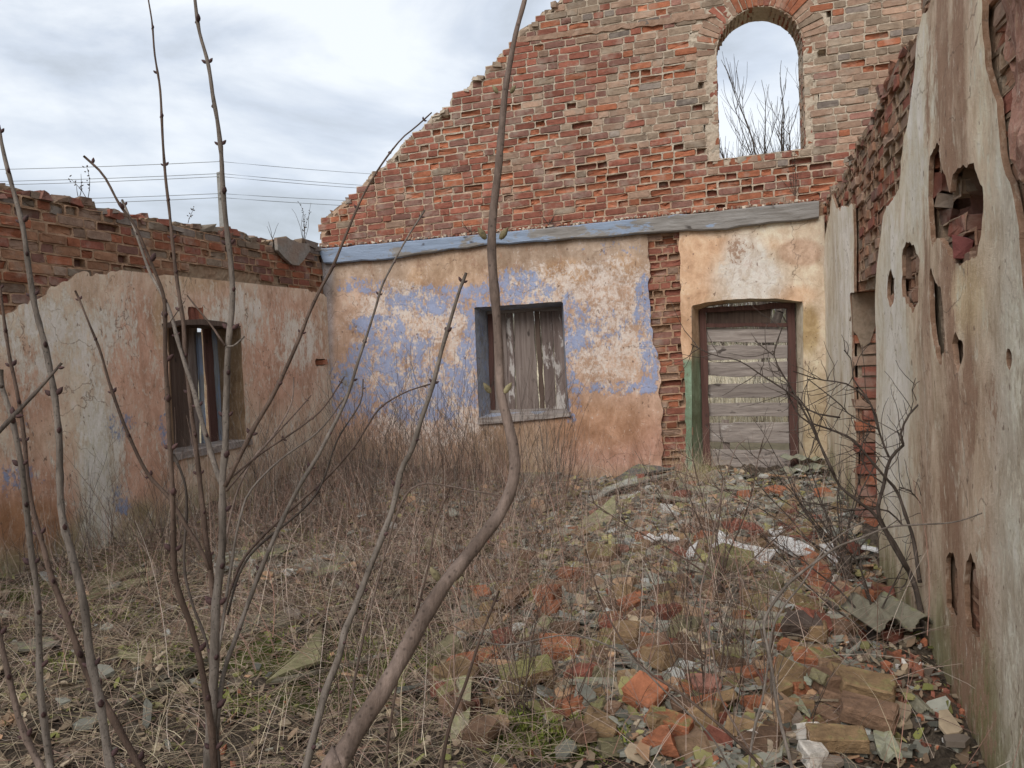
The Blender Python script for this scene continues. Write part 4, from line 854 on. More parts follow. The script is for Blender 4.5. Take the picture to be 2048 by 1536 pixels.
# older pink render beyond the crack
P, F, uu, vv = sheet(lambda u, v: np.minimum(np.minimum(sdpoly(u, v, rC) + fbm(u * 8, v * 8, 81, 4) * .05, u - .55), VMAX - .05 - v), .5, 3.6, .5, VMAX, .03, lambda u, v, w: RW.map(u, v, np.asarray(w) + .01 - fbm(u * 7, v * 7, 84, 4) * .05, .025, 83), .05, flip=True)
k = fbm(P[:, 1] * 2, P[:, 2] * 2, 6, 4); c = lerp(np.tile(np.array([[.34, .235, .175]]), (len(P), 1)), (.27, .14, .11), smooth(.0, .35, k) * .8); mk = np.tile(np.array([[.30, .0, .38]]), (len(P), 1))
link('old_render', mesh_np('old_render', P, F, PLASTER_R, c, attrs={'Msk': mk}), right)
# bricks in the broken strip and the holes
def keep_r(u, v):
    inp = f_rp(u, v) > .05; return (v < top_r(u) - .06) & ~inp & (sd_open(u, v) < -.06) & (u < yR) & (u > .6) & (in_deep(u, v) < -.05)
W, Fb, cv = bricks(RW, keep_r, .5, yR, -.2, VMAX - .1, .050, col_right, tilt=0.0, miss=.05, seed=19, jit=.013, erode=lambda p: np.full(len(p), .8), mdz=.016)
Fb = [f[:, ::-1] for f in Fb]
add_mortar(right, lambda P: lerp(np.tile(np.array([[.35, .255, .18]]), (len(P), 1)), (.28, .13, .08), smooth(-.1, .3, fbm(P[:, 1] * 3, P[:, 2] * 3, 6, 4)) * .7))
# jamb bricks at the far side of the doorway, facing the camera
rb = []; rg = np.random.default_rng(31); v = -.1; row = 0; cc = []
while v < ro_v - .06:
    for k, xx in enumerate(np.arange(.90 + (row % 2) * .06, 1.35, .20)):
        rb.append((xx, ro_u1 + .025 + rg.normal(0, .012), v + .04)); cc.append(pick(rg, 1, [ORANGE, RED, TAN, PURP], [4, 4, 2, 1])[0] if v < 1.6 else TAN * .8)
    v += .088; row += 1
V1, Q1, c1 = rand_boxes(np.array(rb), np.tile([[.19, .12, .070]], (len(rb), 1)), rg, np.array(cc), rot=.15)
# near jamb and loose bricks in the big hole
lb = [RW.P(1700 + 505 / 2.195, 200 + 655 / 2.195, .03), RW.P(1700 + 410 / 2.195, 200 + 365 / 2.195, .05), RW.P(1700 + 425 / 2.195, 200 + 450 / 2.195, .06), RW.P(1700 + 402 / 2.195, 200 + 265 / 2.195, .05), RW.P(1700 + 440 / 2.195, 200 + 510 / 2.195, .07), RW.P(1700 + 268 / 2.195, 200 + 720 / 2.195, .04)]
V4, Q4, c4 = rand_boxes(np.array(lb), np.array([[.07, .14, .085], [.06, .09, .11], [.07, .09, .07], [.05, .06, .08], [.06, .10, .06], [.04, .07, .16]]), np.random.default_rng(2), np.array([[.20, .07, .065], RED * .7, TAN * .6, ORANGE * .7, RED * .5, TAN * .6]))
# crumbling top
n = 900; u = rg.uniform(3.6, yR + .05, n); C = np.stack([.80 + rg.uniform(.06, .5, n), u, top_r(u) + rg.uniform(-.10, .010, n)], -1)
V5, Q5, c5 = rand_boxes(C, np.stack([rg.uniform(.04, .11, n), rg.uniform(.05, .15, n), rg.uniform(.03, .065, n)], -1), rg, pick(rg, n, [OLIVE, TAN * .75, MORTC * .6, PURP, RED], [3, 3, 2, 2, 2]), rot=.7)
VS = [W, V1, V4, V5]; off = np.cumsum([0] + [len(q) for q in VS])
link('brickwork', mesh_np('right_bricks', np.vstack(VS), Fb + [Q1 + off[1], Q4 + off[2], Q5 + off[3]], BRICK, np.vstack([cv, c1, c4, c5])), right)
# patch of old plaster on the doorway jamb
jp = [(.80, ro_v), (1.02, ro_v), (1.05, ro_v - .12), (.98, ro_v - .22), (.92, ro_v - .40), (.86, ro_v - .44), (.83, ro_v - .34), (.80, ro_v - .30)]
V, F = prism(np.array([(a, ro_u1 - .062, b) for a, b in jp]), np.array([(a, ro_u1 - .03, b) for a, b in jp])); link('plaster_patch', mesh_np('jamb_patch', V, F, MORTAR, np.tile(np.array([[.27, .205, .15]]), (len(V), 1))), right)
# ================================================================== RUBBLE
rg = np.random.default_rng(77); rnd = random.Random(5)
def brick_mesh(seed, dims, cut=True, rough=.0038, sub=2):
    bm = bmesh.new(); bmesh.ops.create_cube(bm, size=1.0); bmesh.ops.scale(bm, vec=dims, verts=bm.verts); r = random.Random(seed)
    bmesh.ops.bevel(bm, geom=list(bm.edges), offset=.006, segments=1, affect='EDGES')
    if cut:
        for _ in range(r.choice((1, 2))):
            s = r.choice((-1, 1)); nrm = Vector((s, r.uniform(-.7, .7), r.uniform(-.5, .5))).normalized(); co = Vector((s * dims[0] * r.uniform(.02, .40), r.uniform(-.02, .02), 0))
            g = bmesh.ops.bisect_plane(bm, geom=list(bm.verts) + list(bm.edges) + list(bm.faces), plane_co=co, plane_no=nrm, clear_outer=True)
            ed = [e for e in g['geom_cut'] if isinstance(e, bmesh.types.BMEdge)]
            if ed: bmesh.ops.edgeloop_fill(bm, edges=ed)
    bmesh.ops.triangulate(bm, faces=list(bm.faces))
    for _ in range(sub):
        bmesh.ops.subdivide_edges(bm, edges=[e for e in bm.edges if e.calc_length() > .028], cuts=1, use_grid_fill=False); bmesh.ops.triangulate(bm, faces=list(bm.faces))
    for v in bm.verts:
        k = fbm(v.co.x * 22 + seed * 3, v.co.y * 22 + v.co.z * 31, seed, 3); v.co += v.co.normalized() * float(k) * rough * 2.2 + Vector((r.gauss(0, 1), r.gauss(0, 1), r.gauss(0, 1))) * rough * .22
    me = bpy.data.meshes.new('broken_brick'); bm.to_mesh(me); bm.free(); me.polygons.foreach_set('use_smooth', [False] * len(me.polygons)); me.materials.append(RUBBLE); return me
BM = [brick_mesh(i, (.25, .12, .068), i % 4 != 0) for i in range(12)]; BMS = [brick_mesh(50 + i, (.12, .10, .06), True, .005, 1) for i in range(8)]
PAL = {'orange': (.34, .135, .072), 'red': (.23, .085, .06), 'tan': (.36, .245, .16), 'brown': (.19, .12, .08), 'mossy': (.25, .17, .095), 'dark': (.085, .065, .055), 'pink': (.34, .17, .13), 'white': (.62, .59, .54), 'olive': (.22, .20, .12)}
def place(me, px, py, wpx, yaw, tiltx, tilty, colr, moss, name, label, cat, group=None, base=.25, sink=.55, hz=.068):
    p = gpx(px, py); d = float(np.dot(p - CAM, CF)); s = wpx * d / F_PX / base * 1.02; s = min(max(s, .35), 1.9)
    o = bpy.data.objects.new(name, me); COL.objects.link(o); o.scale = (s,) * 3
    o.rotation_euler = (R(tiltx), R(tilty), R(yaw)); o.location = (p[0], p[1], p[2] + hz * s * (sink - .02) + .015); o.color = tuple(colr) + (moss,)
    return tag(o, label, cat, group)
KEY = [
 (1054, 1378, 105, 25, 12, -8, 'mossy', .95, 'big yellow-mossy brick lying tilted near the foreground, just left of centre'), (1105, 1324, 112, 5, 8, 2, 'orange', .62, 'long orange brick with a mossy slate on its top edge'),
 (1315, 1313, 80, 12, 5, 12, 'orange', .3, 'bright orange broken brick standing on edge under crossing twigs'), (1187, 1318, 75, 40, 6, 4, 'mossy', .85, 'moss-covered brick between the two orange ones'),
 (1216, 1157, 52, 30, 0, -6, 'tan', .3, 'small tan brick with a bright sawn end among grey slates'), (1350, 1120, 60, 8, 6, 0, 'red', .3, 'red-brown brick in front of the curled white panel strip'),
 (1490, 1160, 120, -18, 4, 10, 'olive', .85, 'long moss-topped slab of brick right of centre'), (1468, 1250, 75, 30, 18, 10, 'orange', .72, 'rough orange lump with yellow lichen on the slope'),
 (1392, 1335, 36, 80, 20, 0, 'tan', .2, 'little upright tan brick end beside the orange brick'), (1397, 1396, 85, 10, 14, 0, 'pink', .3, 'pinkish brick with one pale top face behind the tilted orange block'),
 (1415, 1438, 80, 55, 25, 10, 'orange', .35, 'tilted smooth orange brick with a dark hollow beneath it'), (1092, 1440, 60, -30, 10, 30, 'brown', .7, 'worn brown slab of brick in the mossy foreground'),
 (1340, 1472, 90, -12, 5, 5, 'orange', .7, 'orange brick with a mossy crown near the bottom edge'), (1312, 1512, 130, -6, 8, 2, 'orange', .25, 'large orange brick at the very bottom of the picture'),
 (1636, 1338, 92, 2, 10, 0, 'orange', .66, 'squat orange brick with mossy top in the right foreground'), (1578, 1284, 118, 16, 10, 4, 'dark', .35, 'burnt black-ended long brick resting on rubble'),
 (1706, 1270, 56, 70, 30, 12, 'orange', .25, 'bright orange brick chunk left of the small stump'), (1683, 1210, 70, -42, 14, 14, 'tan', .35, 'tan brick tipped on its side below the white stone'),
 (1713, 1410, 160, -14, 8, 3, 'mossy', .62, 'long mossy brick with a blackened side by the right wall'), (1722, 1460, 150, -16, 6, 4, 'brown', .35, 'smooth brown brick in front of the long mossy one'),
 (1675, 1512, 110, 6, 6, 0, 'mossy', .6, 'mossy orange brick at the bottom beside white plaster chunks'), (1512, 1326, 60, 60, 12, 10, 'brown', .4, 'dark orange brick leaning left of the burnt one'),
 (1590, 1330, 60, -30, 12, 6, 'orange', .45, 'crumbly orange brick beneath the burnt brick'), (1521, 1384, 88, 50, 10, 8, 'red', .35, 'deep red crumbling brick in the right foreground'),
 (1572, 1402, 66, -55, 20, 10, 'brown', .5, 'brown half brick left of the pale broken sheet'), (1503, 1428, 60, 20, 8, 0, 'orange', .3, 'flat orange brick piece near the bottom right'),
 (1605, 1226, 72, 15, 6, 22, 'mossy', .72, 'rounded mossy block in the red brick dust'), (1779, 1236, 60, 20, 5, 6, 'brown', .5, 'brown brick at the foot of the elder shrub by the right wall'),
 (1190, 1055, 30, 85, 70, 4, 'pink', .1, 'pinkish brick standing upright on the slates'), (1272, 1064, 46, 20, 6, 0, 'tan', .1, 'pale tan cube of brick on a dark slate'),
 (1507, 1097, 42, 30, 14, 4, 'red', .2, 'red brick behind the white boards'), (1545, 1004, 50, -25, 16, 8, 'orange', .1, 'orange brick nearest the plank door'),
 (1494, 1014, 40, 10, 6, 0, 'orange', .15, 'flat orange brick left of the brick nearest the door'), (1645, 1004, 34, 20, 10, 0, 'orange', .2, 'small orange brick by the pale right wall corner'),
 (1660, 1016, 38, 60, 10, 30, 'tan', .3, 'tan brick leaning on the right wall'), (1624, 1068, 46, 5, 6, 4, 'mossy', .5, 'mossy brown brick before the right doorway'),
 (1148, 1080, 26, 20, 20, 0, 'orange', .0, 'tiny vivid orange brick scrap near the upright pink one'), (1570, 1034, 60, 14, 6, 10, 'mossy', .75, 'mossy heap of brick below the orange one near the door'),
 (1643, 1144, 50, 10, 8, 8, 'tan', .3, 'tan brick between the white boards and the shrub stump'), (960, 1200, 62, -50, 16, 14, 'orange', .5, 'orange brick left of the thick grey branch bend'), (990, 1235, 60, 70, 18, 10, 'mossy', .7, 'mossy brick right of the thick branch'),
 (905, 1410, 70, 30, 6, 12, 'mossy', .8, 'mossy brick half hidden in grass at the bottom centre'), (1240, 1105, 40, 10, 4, 8, 'pink', .2, 'flat pink brick slab among the slates'), (1440, 1330, 50, 110, 10, 10, 'mossy', .7, 'mossy brick behind the crossing pale stems')]
for k, (a, b, w_, yw, tx, ty, cn, ms, lb) in enumerate(KEY):
    c = np.array(PAL[cn]) * rnd.uniform(.88, 1.12); place((BM if w_ > 44 else BMS)[k % 8], a, b, w_ * (.86 if w_ > 120 else 1.0), yw, tx, ty, c, ms * .62, 'broken_brick', lb, 'brick', 'fallen bricks', base=.25 if w_ > 44 else .14, sink=.95)
STOP = set('lying with standing between among in near on right left behind at resting below by of beneath leaning nearest half'.split())
def short_of(lb):
    o = []
    for w_ in lb.split():
        if w_.rstrip(',') in STOP and o: break
        o.append(w_.rstrip(','))
    return ' '.join(o)
_s = [short_of(k[-1]) for k in KEY]; ANCH = [(k[0], k[1], s_) for k, s_ in zip(KEY, _s) if _s.count(s_) == 1]
ANCH += [(1590, 1112, 'long pointed white board'), (1490, 1120, 'curved white board strip'), (1340, 1101, 'small white board scrap'), (1622, 1494, 'largest white plaster chunk'), (1660, 1178, 'lone white stone'), (1400, 975, 'dry grass tuft'), (1220, 1000, 'long pale roofing strip'), (1695, 1150, 'mossy shrub stump'), (1820, 1300, 'arched corrugated sheet'), (1085, 1250, 'upright mossy sheet'), (925, 1425, 'mossy sheet strip in the grass'), (1225, 1188, 'broad grey slate')]
def near(a, b):
    q = min(ANCH, key=lambda k: (k[0] - a) ** 2 + (2.2 * (k[1] - b)) ** 2); dx, dy = a - q[0], 2.2 * (b - q[1]); far = 'well ' if math.hypot(dx, dy) > 70 else ''
    return far + ('left of' if dx < 0 else 'right of') + ' the ' + q[2] if abs(dx) > abs(dy) else far + ('behind' if dy < 0 else 'in front of') + ' the ' + q[2]
# smaller fragments
zones = [((1180, 1700), (1180, 1520), 110, 'small broken brick fragment in the rubble of the right foreground'), ((1150, 1700), (970, 1170), 70, 'small brick fragment among the grey slates before the door'), ((860, 1180), (1100, 1500), 36, 'small brick fragment in the mossy ground left of centre'), ((1700, 1860), (1130, 1290), 30, 'red brick crumb heaped at the foot of the right wall')]
for (xa, xb), (ya, yb_), cnt, lb0 in zones:
    for q in range(cnt):
        lb = lb0
        a, b = rnd.uniform(xa, xb), rnd.uniform(ya, yb_)
        if a > 1640 + (b - 950) * .52: a = 1500 + (a - 1500) * .4
        if 'red brick crumb' in lb: cn = rnd.choice(('red', 'orange', 'red'))
        else: cn = rnd.choice(('orange', 'red', 'tan', 'brown', 'mossy', 'brown', 'olive', 'mossy'))
        wp = rnd.uniform(11, 34) * (1 + (b - 960) / 330); sz_ = 'tiny' if wp < 20 else 'small' if wp < 36 else 'fist-sized'; lb = '%s %s brick fragment %s' % (sz_, cn, near(a, b)); 
        place(rnd.choice(BMS), a, b, wp, rnd.uniform(0, 360), rnd.uniform(-25, 25), rnd.uniform(-25, 25), np.array(PAL[cn]) * rnd.uniform(.7, 1.15), rnd.uniform(.05, .52), 'brick_fragment', lb, 'brick fragment', 'loose brick fragments', base=.12, sink=.5, hz=.06)

kinds = ('orange', 'tan', 'mossy', 'red', 'brown', 'mossy', 'olive', 'tan', 'brown')
for q in range(70):
    if q < 40: a, b = rnd.uniform(1180, 1760), rnd.uniform(1190, 1525)
    elif q < 55: a, b = rnd.uniform(1040, 1700), rnd.uniform(1040, 1230)
    else: a, b = rnd.uniform(860, 1200), rnd.uniform(1180, 1500)
    if a > 1600 + (b - 950) * .52: a -= 160
    cn = rnd.choice(kinds); st_ = rnd.random() < .55; wp = rnd.uniform(46, 66) * (1 + (b - 1200) / 620) * (1.0 if st_ else .72)
    me = rnd.choice([BM[i] for i in (0, 4, 8)]) if st_ else rnd.choice([BM[i] for i in (1, 2, 3, 5, 6, 7)])
    place(me, a, b, wp, rnd.uniform(0, 360), rnd.gauss(0, 20), rnd.gauss(0, 18), np.array(PAL[cn]) * rnd.uniform(.8, 1.2), rnd.uniform(.1, .60), 'broken_brick', '%s %s %s %s' % (('weathered', 'chipped', 'cracked', 'worn', 'dirty')[q % 5], cn, 'brick' if st_ else 'half brick', near(a, b)), 'brick', 'fallen bricks', sink=.95)
def sheet_piece(pts, th, warp, seed, mat, name, up=0.03, tilt=(0, 0), conform=True):
    """flat broken piece: outline traced on the ground, given thickness and a little warp"""
    r = random.Random(seed); P = [gpx(a, b) for a, b in pts]; c = np.mean(P, 0); 
    D = []
    for i in range(len(P)):
        a, b = P[i], P[(i + 1) % len(P)]
        for k in range(3):
            q = a + (b - a) * k / 3; D.append(q + np.array([r.gauss(0, .0022), r.gauss(0, .0022), 0]))
    D = np.array(D); z0 = c[2] + up; D[:, 2] = z0 + (D[:, 0] - c[0]) * tilt[0] + (D[:, 1] - c[1]) * tilt[1] + np.array([r.gauss(0, warp) for _ in D])
    n = len(D); ctr = np.array([[c[0], c[1], z0]]); V = np.vstack([D, D - [0, 0, th], ctr, ctr - [0, 0, th]]); i = np.arange(n); j = (i + 1) % n
    F = [np.stack([i, j, np.full(n, 2 * n)], -1), np.stack([j + n, i + n, np.full(n, 2 * n + 1)], -1), np.stack([j, i, i + n, j + n], -1)]
    area = 0.5 * sum(D[k][0] * D[(k + 1) % n][1] - D[(k + 1) % n][0] * D[k][1] for k in range(n))
    if area < 0: F = [f[:, ::-1] for f in F]
    return recenter(link(name, mesh_np(name, V, F, mat)))
WB = [([(1536, 1107), (1558, 1102), (1594, 1111), (1631, 1124), (1628, 1135), (1590, 1131), (1561, 1124)], 'long white board with a pointed end left of the shrub stump'), ([(1424, 1099), (1440, 1095), (1463, 1113), (1488, 1123), (1555, 1134), (1556, 1143), (1512, 1141), (1456, 1124)], 'long curved white board strip right of centre'),
      ([(1320, 1100), (1334, 1096), (1352, 1097), (1362, 1104), (1336, 1106)], 'small white board scrap farthest left of the white pieces'), ([(1637, 1122), (1669, 1118), (1687, 1143), (1674, 1151), (1650, 1135)], 'white board tucked against the shrub stump'), ([(1536, 1090), (1564, 1086), (1570, 1093), (1548, 1096)], 'small white flake behind the long pointed board'),
      ([(1285, 1100), (1300, 1095), (1322, 1100), (1306, 1106)], 'chipped pale flake at the left end of the white scraps'), ([(1690, 1120), (1756, 1122), (1757, 1130), (1700, 1132)], 'white strip lying at the foot of the right doorway'), ([(1440, 1085), (1452, 1092), (1450, 1112), (1434, 1100)], 'white shard standing behind the curved strip'), ([(1372, 1125), (1398, 1122), (1388, 1130), (1374, 1131)], 'tiny white chip in front of the red-brown brick')]
for k, (p, lb) in enumerate(WB): tag(sheet_piece(p, .012, .004, 300 + k, WHITE, 'white_board', .10, (rnd.uniform(-.04, .04), rnd.uniform(.05, .20))), lb, 'board', 'white board scraps')
CH = [(1622, 1494, 85, 'largest white plaster chunk at the bottom right'), (1514, 1496, 46, 'white plaster chunk farthest left at the bottom edge'), (1702, 1484, 40, 'small white plaster chunk by the mossy brick'), (1628, 1532, 60, 'white plaster chunk cut off by the bottom edge'), (1660, 1178, 34, 'white stone alone above the tan tipped brick'), (1425, 1357, 30, 'pale lichen-dotted stone among the twigs'), (1570, 1500, 60, 'cream plaster lump between two white chunks'), (1540, 1512, 50, 'cream lump behind the leftmost white chunk')]
for k, (a, b, w_, lb) in enumerate(CH): place(BMS[(k * 3) % 8], a, b, w_ * .95, 37 * k, 10, -8, (.60, .575, .53) if k not in (6, 7) else (.40, .33, .25), .06, 'plaster_chunk', lb, 'plaster chunk', 'white plaster chunks', base=.12, hz=.06)
# traced grey sheets
GS = [([(1166, 1004), (1210, 997), (1275, 990), (1276, 996), (1215, 1005), (1170, 1010)], (.34, .35, .32), 'long pale grey roofing strip in front of the back wall', .10), ([(1240, 992), (1275, 989), (1276, 997), (1240, 1001)], (.42, .43, .40), 'pale grey sheet end lying over the long strip', .13),
      ([(1372, 1000), (1430, 985), (1500, 977), (1502, 983), (1440, 996), (1410, 1003)], (.30, .31, .25), 'long curved grey-green sheet below the grass tuft', .11), ([(1240, 1008), (1262, 1003), (1280, 1010), (1258, 1016)], (.44, .45, .42), 'light grey folded scrap of sheet', .07),
      ([(1215, 1075), (1250, 1055), (1290, 1050), (1285, 1066), (1240, 1078)], (.20, .20, .17), 'dark slate under the pale tan cube of brick', .05), ([(1218, 1086), (1260, 1092), (1285, 1104), (1262, 1108), (1228, 1100)], (.25, .265, .26), 'bluish grey slate in front of the dark hollow', .07),
      ([(1150, 955), (1060, 970), (1065, 980), (1150, 965)], (.13, .13, .12), 'dark sheet against the foot of the back wall', .05), ([(1215, 975), (1290, 953), (1345, 945), (1350, 952), (1290, 966), (1230, 982)], (.12, .12, .115), 'dark layered sheet rising to the brick pier', .09),
      ([(1200, 990), (1260, 975), (1350, 962), (1352, 969), (1270, 985), (1205, 996)], (.17, .165, .15), 'dark layered sheet just below the topmost one', .07), ([(1000, 960), (1060, 950), (1130, 960), (1100, 975), (1020, 972)], (.20, .195, .17), 'flat mossy sheet under the boarded back window', .04),
      ([(1095, 1205), (1075, 1290), (1100, 1295), (1118, 1210)], (.30, .29, .18), 'upright mossy sheet piece left of centre', .06), ([(930, 1180), (905, 1260), (945, 1262), (960, 1190)], (.21, .21, .16), 'grey-green sheet right of the thick branch joint', .05),
      ([(1190, 1176), (1240, 1172), (1262, 1178), (1255, 1200), (1210, 1196)], (.24, .25, .22), 'broad grey slate in the middle of the rubble', .06), ([(1205, 1140), (1260, 1125), (1300, 1135), (1290, 1158), (1225, 1152)], (.27, .28, .21), 'large grey-green slate behind the broad grey one', .06),
      ([(915, 1360), (900, 1490), (935, 1495), (948, 1365)], (.30, .28, .19), 'long mossy sheet strip in the bottom centre grass', .06), ([(1560, 1395), (1555, 1370), (1600, 1372), (1632, 1395), (1625, 1425), (1590, 1415)], (.28, .30, .24), 'pale green broken sheet right of the brown half brick', .07),
      ([(1566, 1402), (1580, 1410), (1620, 1475), (1606, 1472), (1580, 1440)], (.27, .275, .19), 'narrow green-grey sheet strip pointing down to the white chunks', .06), ([(1745, 1502), (1780, 1505), (1805, 1545), (1760, 1550)], (.33, .34, .26), 'curved green-grey sheet at the bottom right edge', .08),
      ([(330, 1160), (470, 1135), (520, 1140), (505, 1150), (400, 1163)], (.12, .11, .085), 'long flat sheet left of the centre stems', .05), ([(340, 1140), (460, 1120), (600, 1132), (560, 1142), (420, 1140)], (.12, .11, .085), 'upper flat sheet in the layered pile left of centre', .10),
      ([(20, 1300), (100, 1290), (120, 1302), (40, 1312)], (.17, .16, .13), 'pale sheet in the far left grass', .05), ([(680, 1128), (700, 1120), (690, 1150), (630, 1180), (625, 1160)], (.18, .165, .13), 'tilted pale sheet between the middle stems', .07)]
for q in range(16):
    a, b = rnd.uniform(1120, 1620), (rnd.uniform(1000, 1120) if q < 10 else rnd.uniform(1180, 1420)); L0 = rnd.uniform(30, 75) * (1 + (b - 1000) / 400); an = rnd.gauss(-.12, .25); hh = rnd.uniform(5, 10) * (1 + (b - 1000) / 300)
    ux, uy = math.cos(an), math.sin(an) * .6; GS.append(([(a - ux * L0, b - uy * L0), (a - ux * L0 * .9, b - uy * L0 - hh), (a + ux * L0, b + uy * L0 - hh), (a + ux * L0 * 1.06, b + uy * L0 - hh * .3), (a + ux * L0 * .9, b + uy * L0)], rnd.choice(((.24, .235, .19), (.30, .29, .24), (.17, .165, .14), (.27, .26, .16))), 'long broken roofing strip ' + near(a, b), rnd.uniform(.04, .10)))
for q in range(12):
    a, b = rnd.uniform(60, 940), rnd.uniform(1110, 1400); L0 = rnd.uniform(25, 70) * (1 + (b - 1100) / 400); an = rnd.gauss(-.25, .3); hh = rnd.uniform(6, 13) * (1 + (b - 1100) / 300)
    ux, uy = math.cos(an), math.sin(an) * .6; GS.append(([(a - ux * L0, b - uy * L0), (a - ux * L0 * .9, b - uy * L0 - hh), (a + ux * L0, b + uy * L0 - hh), (a + ux * L0 * 1.06, b + uy * L0 - hh * .3), (a + ux * L0 * .9, b + uy * L0)], rnd.choice(((.13, .12, .09), (.17, .155, .11), (.10, .09, .07), (.19, .18, .10))), ['dark', 'thin dark', 'mossy dark', 'cracked dark', 'narrow', 'half-buried', 'tilted', 'short', 'flat', 'worn', 'grey', 'brownish'][q] + ' slate strip in the grass, level with ' + ['the left clump', 'the central shoots', 'the slender stem', 'the thick bent stem'][min(int(a / 240), 3)], rnd.uniform(.05, .10)))
for k, (p, c, lb, up) in enumerate(GS):
    o = sheet_piece(p, .014, .007, 400 + k, STONE, 'roofing_sheet', up * (.6 if 'in the grass' in lb else 1), (rnd.uniform(-.08, .08), rnd.uniform(-.10, .22)) if 'in the grass' not in lb else (rnd.uniform(-.04, .04), rnd.uniform(-.04, .05))); o.color = tuple(c) + (.14 if 'in the grass' in lb else .38,); tag(o, lb, 'roofing sheet', 'broken roofing sheets')
# lifted slab over the void
a0, a1 = gpx(505, 1312), gpx(820, 1200); dv = (a1 - a0); L_ = np.linalg.norm(dv[:2]); dv = dv / L_; sdv = np.array([-dv[1], dv[0], 0]); t = np.linspace(0, 1, 26)
ln = a0[None] + dv[None] * (t * L_)[:, None]; ln[:, 2] = np.interp(t, [0, .45, 1], [a0[2] + .02, max(a0[2], a1[2]) + .05, a1[2] + .09]) + rg.normal(0, .004, 26)
rows = [ln + sdv * (w_ + np.where(w_ == 0, 0, 0)) + np.array([0, 0, dz]) + sdv * rg.normal(0, .006, (26, 1)) for w_, dz in ((0, 0), (0, -.024), (.13, -.05), (.13, -.03))]
V = np.vstack(rows); i = np.arange(25); m = 26
F = [np.stack([i + p * m, i + 1 + p * m, i + 1 + q * m, i + q * m], -1) for p, q in ((1, 0), (2, 1), (3, 2), (0, 3))] + [np.array([[0, m, 2 * m, 3 * m]]), np.array([[m - 1, 4 * m - 1, 3 * m - 1, 2 * m - 1]])]
o = recenter(link('roofing_sheet', mesh_np('lifted_slab', V, F, STONE))); o.color = (.20, .18, .13, .40); tag(o, 'long lifted sheet with a pale edge and a black gap under it', 'roofing sheet', 'broken roofing sheets')
# corrugated pieces
def corrug(name, fl, fr, depth, nw, amp, hz, mat, colr, moss, label, dirpx=None, rise=0.0, th=.009):
    a, b = gpx(*fl), gpx(*fr); a[2] += hz; b[2] += hz; e = b - a; n = 20 * nw + 1; t = np.linspace(0, 1, n)
    if dirpx is None: dr = np.array([-e[1], e[0], 0]); dr = dr / np.linalg.norm(dr); dr = dr if dr[1] > 0 else -dr
    else: dr = gpx(*dirpx) - (a + b) / 2; dr[2] = 0; dr /= np.linalg.norm(dr)
    m = 10; rows = []; r2 = np.random.default_rng(int(fl[0]))
    for s_ in (0, 1):
        for k in range(m):
            q = a[None] + e[None] * t[:, None] + dr[None] * depth * k / (m - 1); q[:, 2] += amp * np.sin(t * math.pi * 2 * nw - math.pi / 2) + rise * k / (m - 1) - s_ * th + amp
            if k in (0, m - 1): q += dr[None] * r2.normal(0, .004, (n, 1)) * (1 if s_ == 0 else 1)
            rows.append(q)
    for k in (0, m - 1): rows[m + k] = rows[k] - np.array([0, 0, th])
    V = np.vstack(rows); i = np.arange(n - 1); F = []
    for k in range(m - 1):
        F.append(np.stack([i + k * n, i + 1 + k * n, i + 1 + (k + 1) * n, i + (k + 1) * n], -1)); q = (k + m) * n; F.append(np.stack([i + q, i + q + n, i + 1 + q + n, i + 1 + q], -1))
    for k in (0, m - 1):
        f = np.stack([i + k * n, i + (k + m) * n, i + 1 + (k + m) * n, i + 1 + k * n], -1); F.append(f if k == 0 else f[:, ::-1])
    kk = np.arange(m - 1)
    for c_ in (0, n - 1):
        f = np.stack([kk * n + c_, (kk + 1) * n + c_, (kk + 1 + m) * n + c_, (kk + m) * n + c_], -1); F.append(f if c_ == 0 else f[:, ::-1])
    o = recenter(link(name, mesh_np(name, V, F, mat, smoothf=True))); o.color = tuple(colr) + (moss,); return tag(o, label, 'roofing sheet', 'broken corrugated roofing')
corrug('corrugated_sheet', (1757, 1318), (1884, 1316), .36, 2, .034, .135, STONE, (.19, .18, .135), .35, 'arched corrugated sheet by the right wall with a dark hollow under it')
corrug('corrugated_sheet', (1750, 1400), (1790, 1402), .42, 1, .018, .03, STONE, (.20, .19, .14), .35, 'curved strip of corrugated sheet left of the flat strip in the right foreground', (1715, 1310))
corrug('corrugated_sheet', (1838, 1480), (1872, 1474), .60, 1, .010, .03, STONE, (.20, .19, .14), .35, 'long narrow corrugated strip pointing at the camera by the right wall', (1785, 1350))
corrug('corrugated_sheet', (1582, 948), (1660, 950), .30, 3, .014, .07, STONE, (.25, .26, .20), .35, 'pale green corrugated sheet in the corner right of the door')
corrug('corrugated_sheet', (1578, 940), (1656, 942), .30, 3, .014, .115, STONE, (.27, .28, .215), .35, 'upper of two pale corrugated sheets stacked in the right corner')
def lean(pts, label, seed):
    q = [BW.P(a, b, -.06 - .10 * max(0, (b - 950)) / 50) for a, b in pts]; q = np.array(q); V, F = prism(q, q - nb * -.010); o = recenter(link('roofing_sheet', mesh_np('leaning_sheet', V, F, STONE))); o.color = (.20, .205, .21, .12); tag(o, label, 'roofing sheet', 'broken roofing sheets')
lean([(1135, 950), (1142, 949), (1150, 952), (1158, 950), (1160, 965), (1158, 990), (1132, 996), (1128, 990), (1137, 970)], 'small grey sheet leaning upright on the back wall', 1)
lean([(1158, 1000), (1200, 955), (1212, 950), (1220, 968), (1216, 975), (1178, 1004), (1160, 1008)], 'second grey sheet slanting against the back wall beside the first', 2)

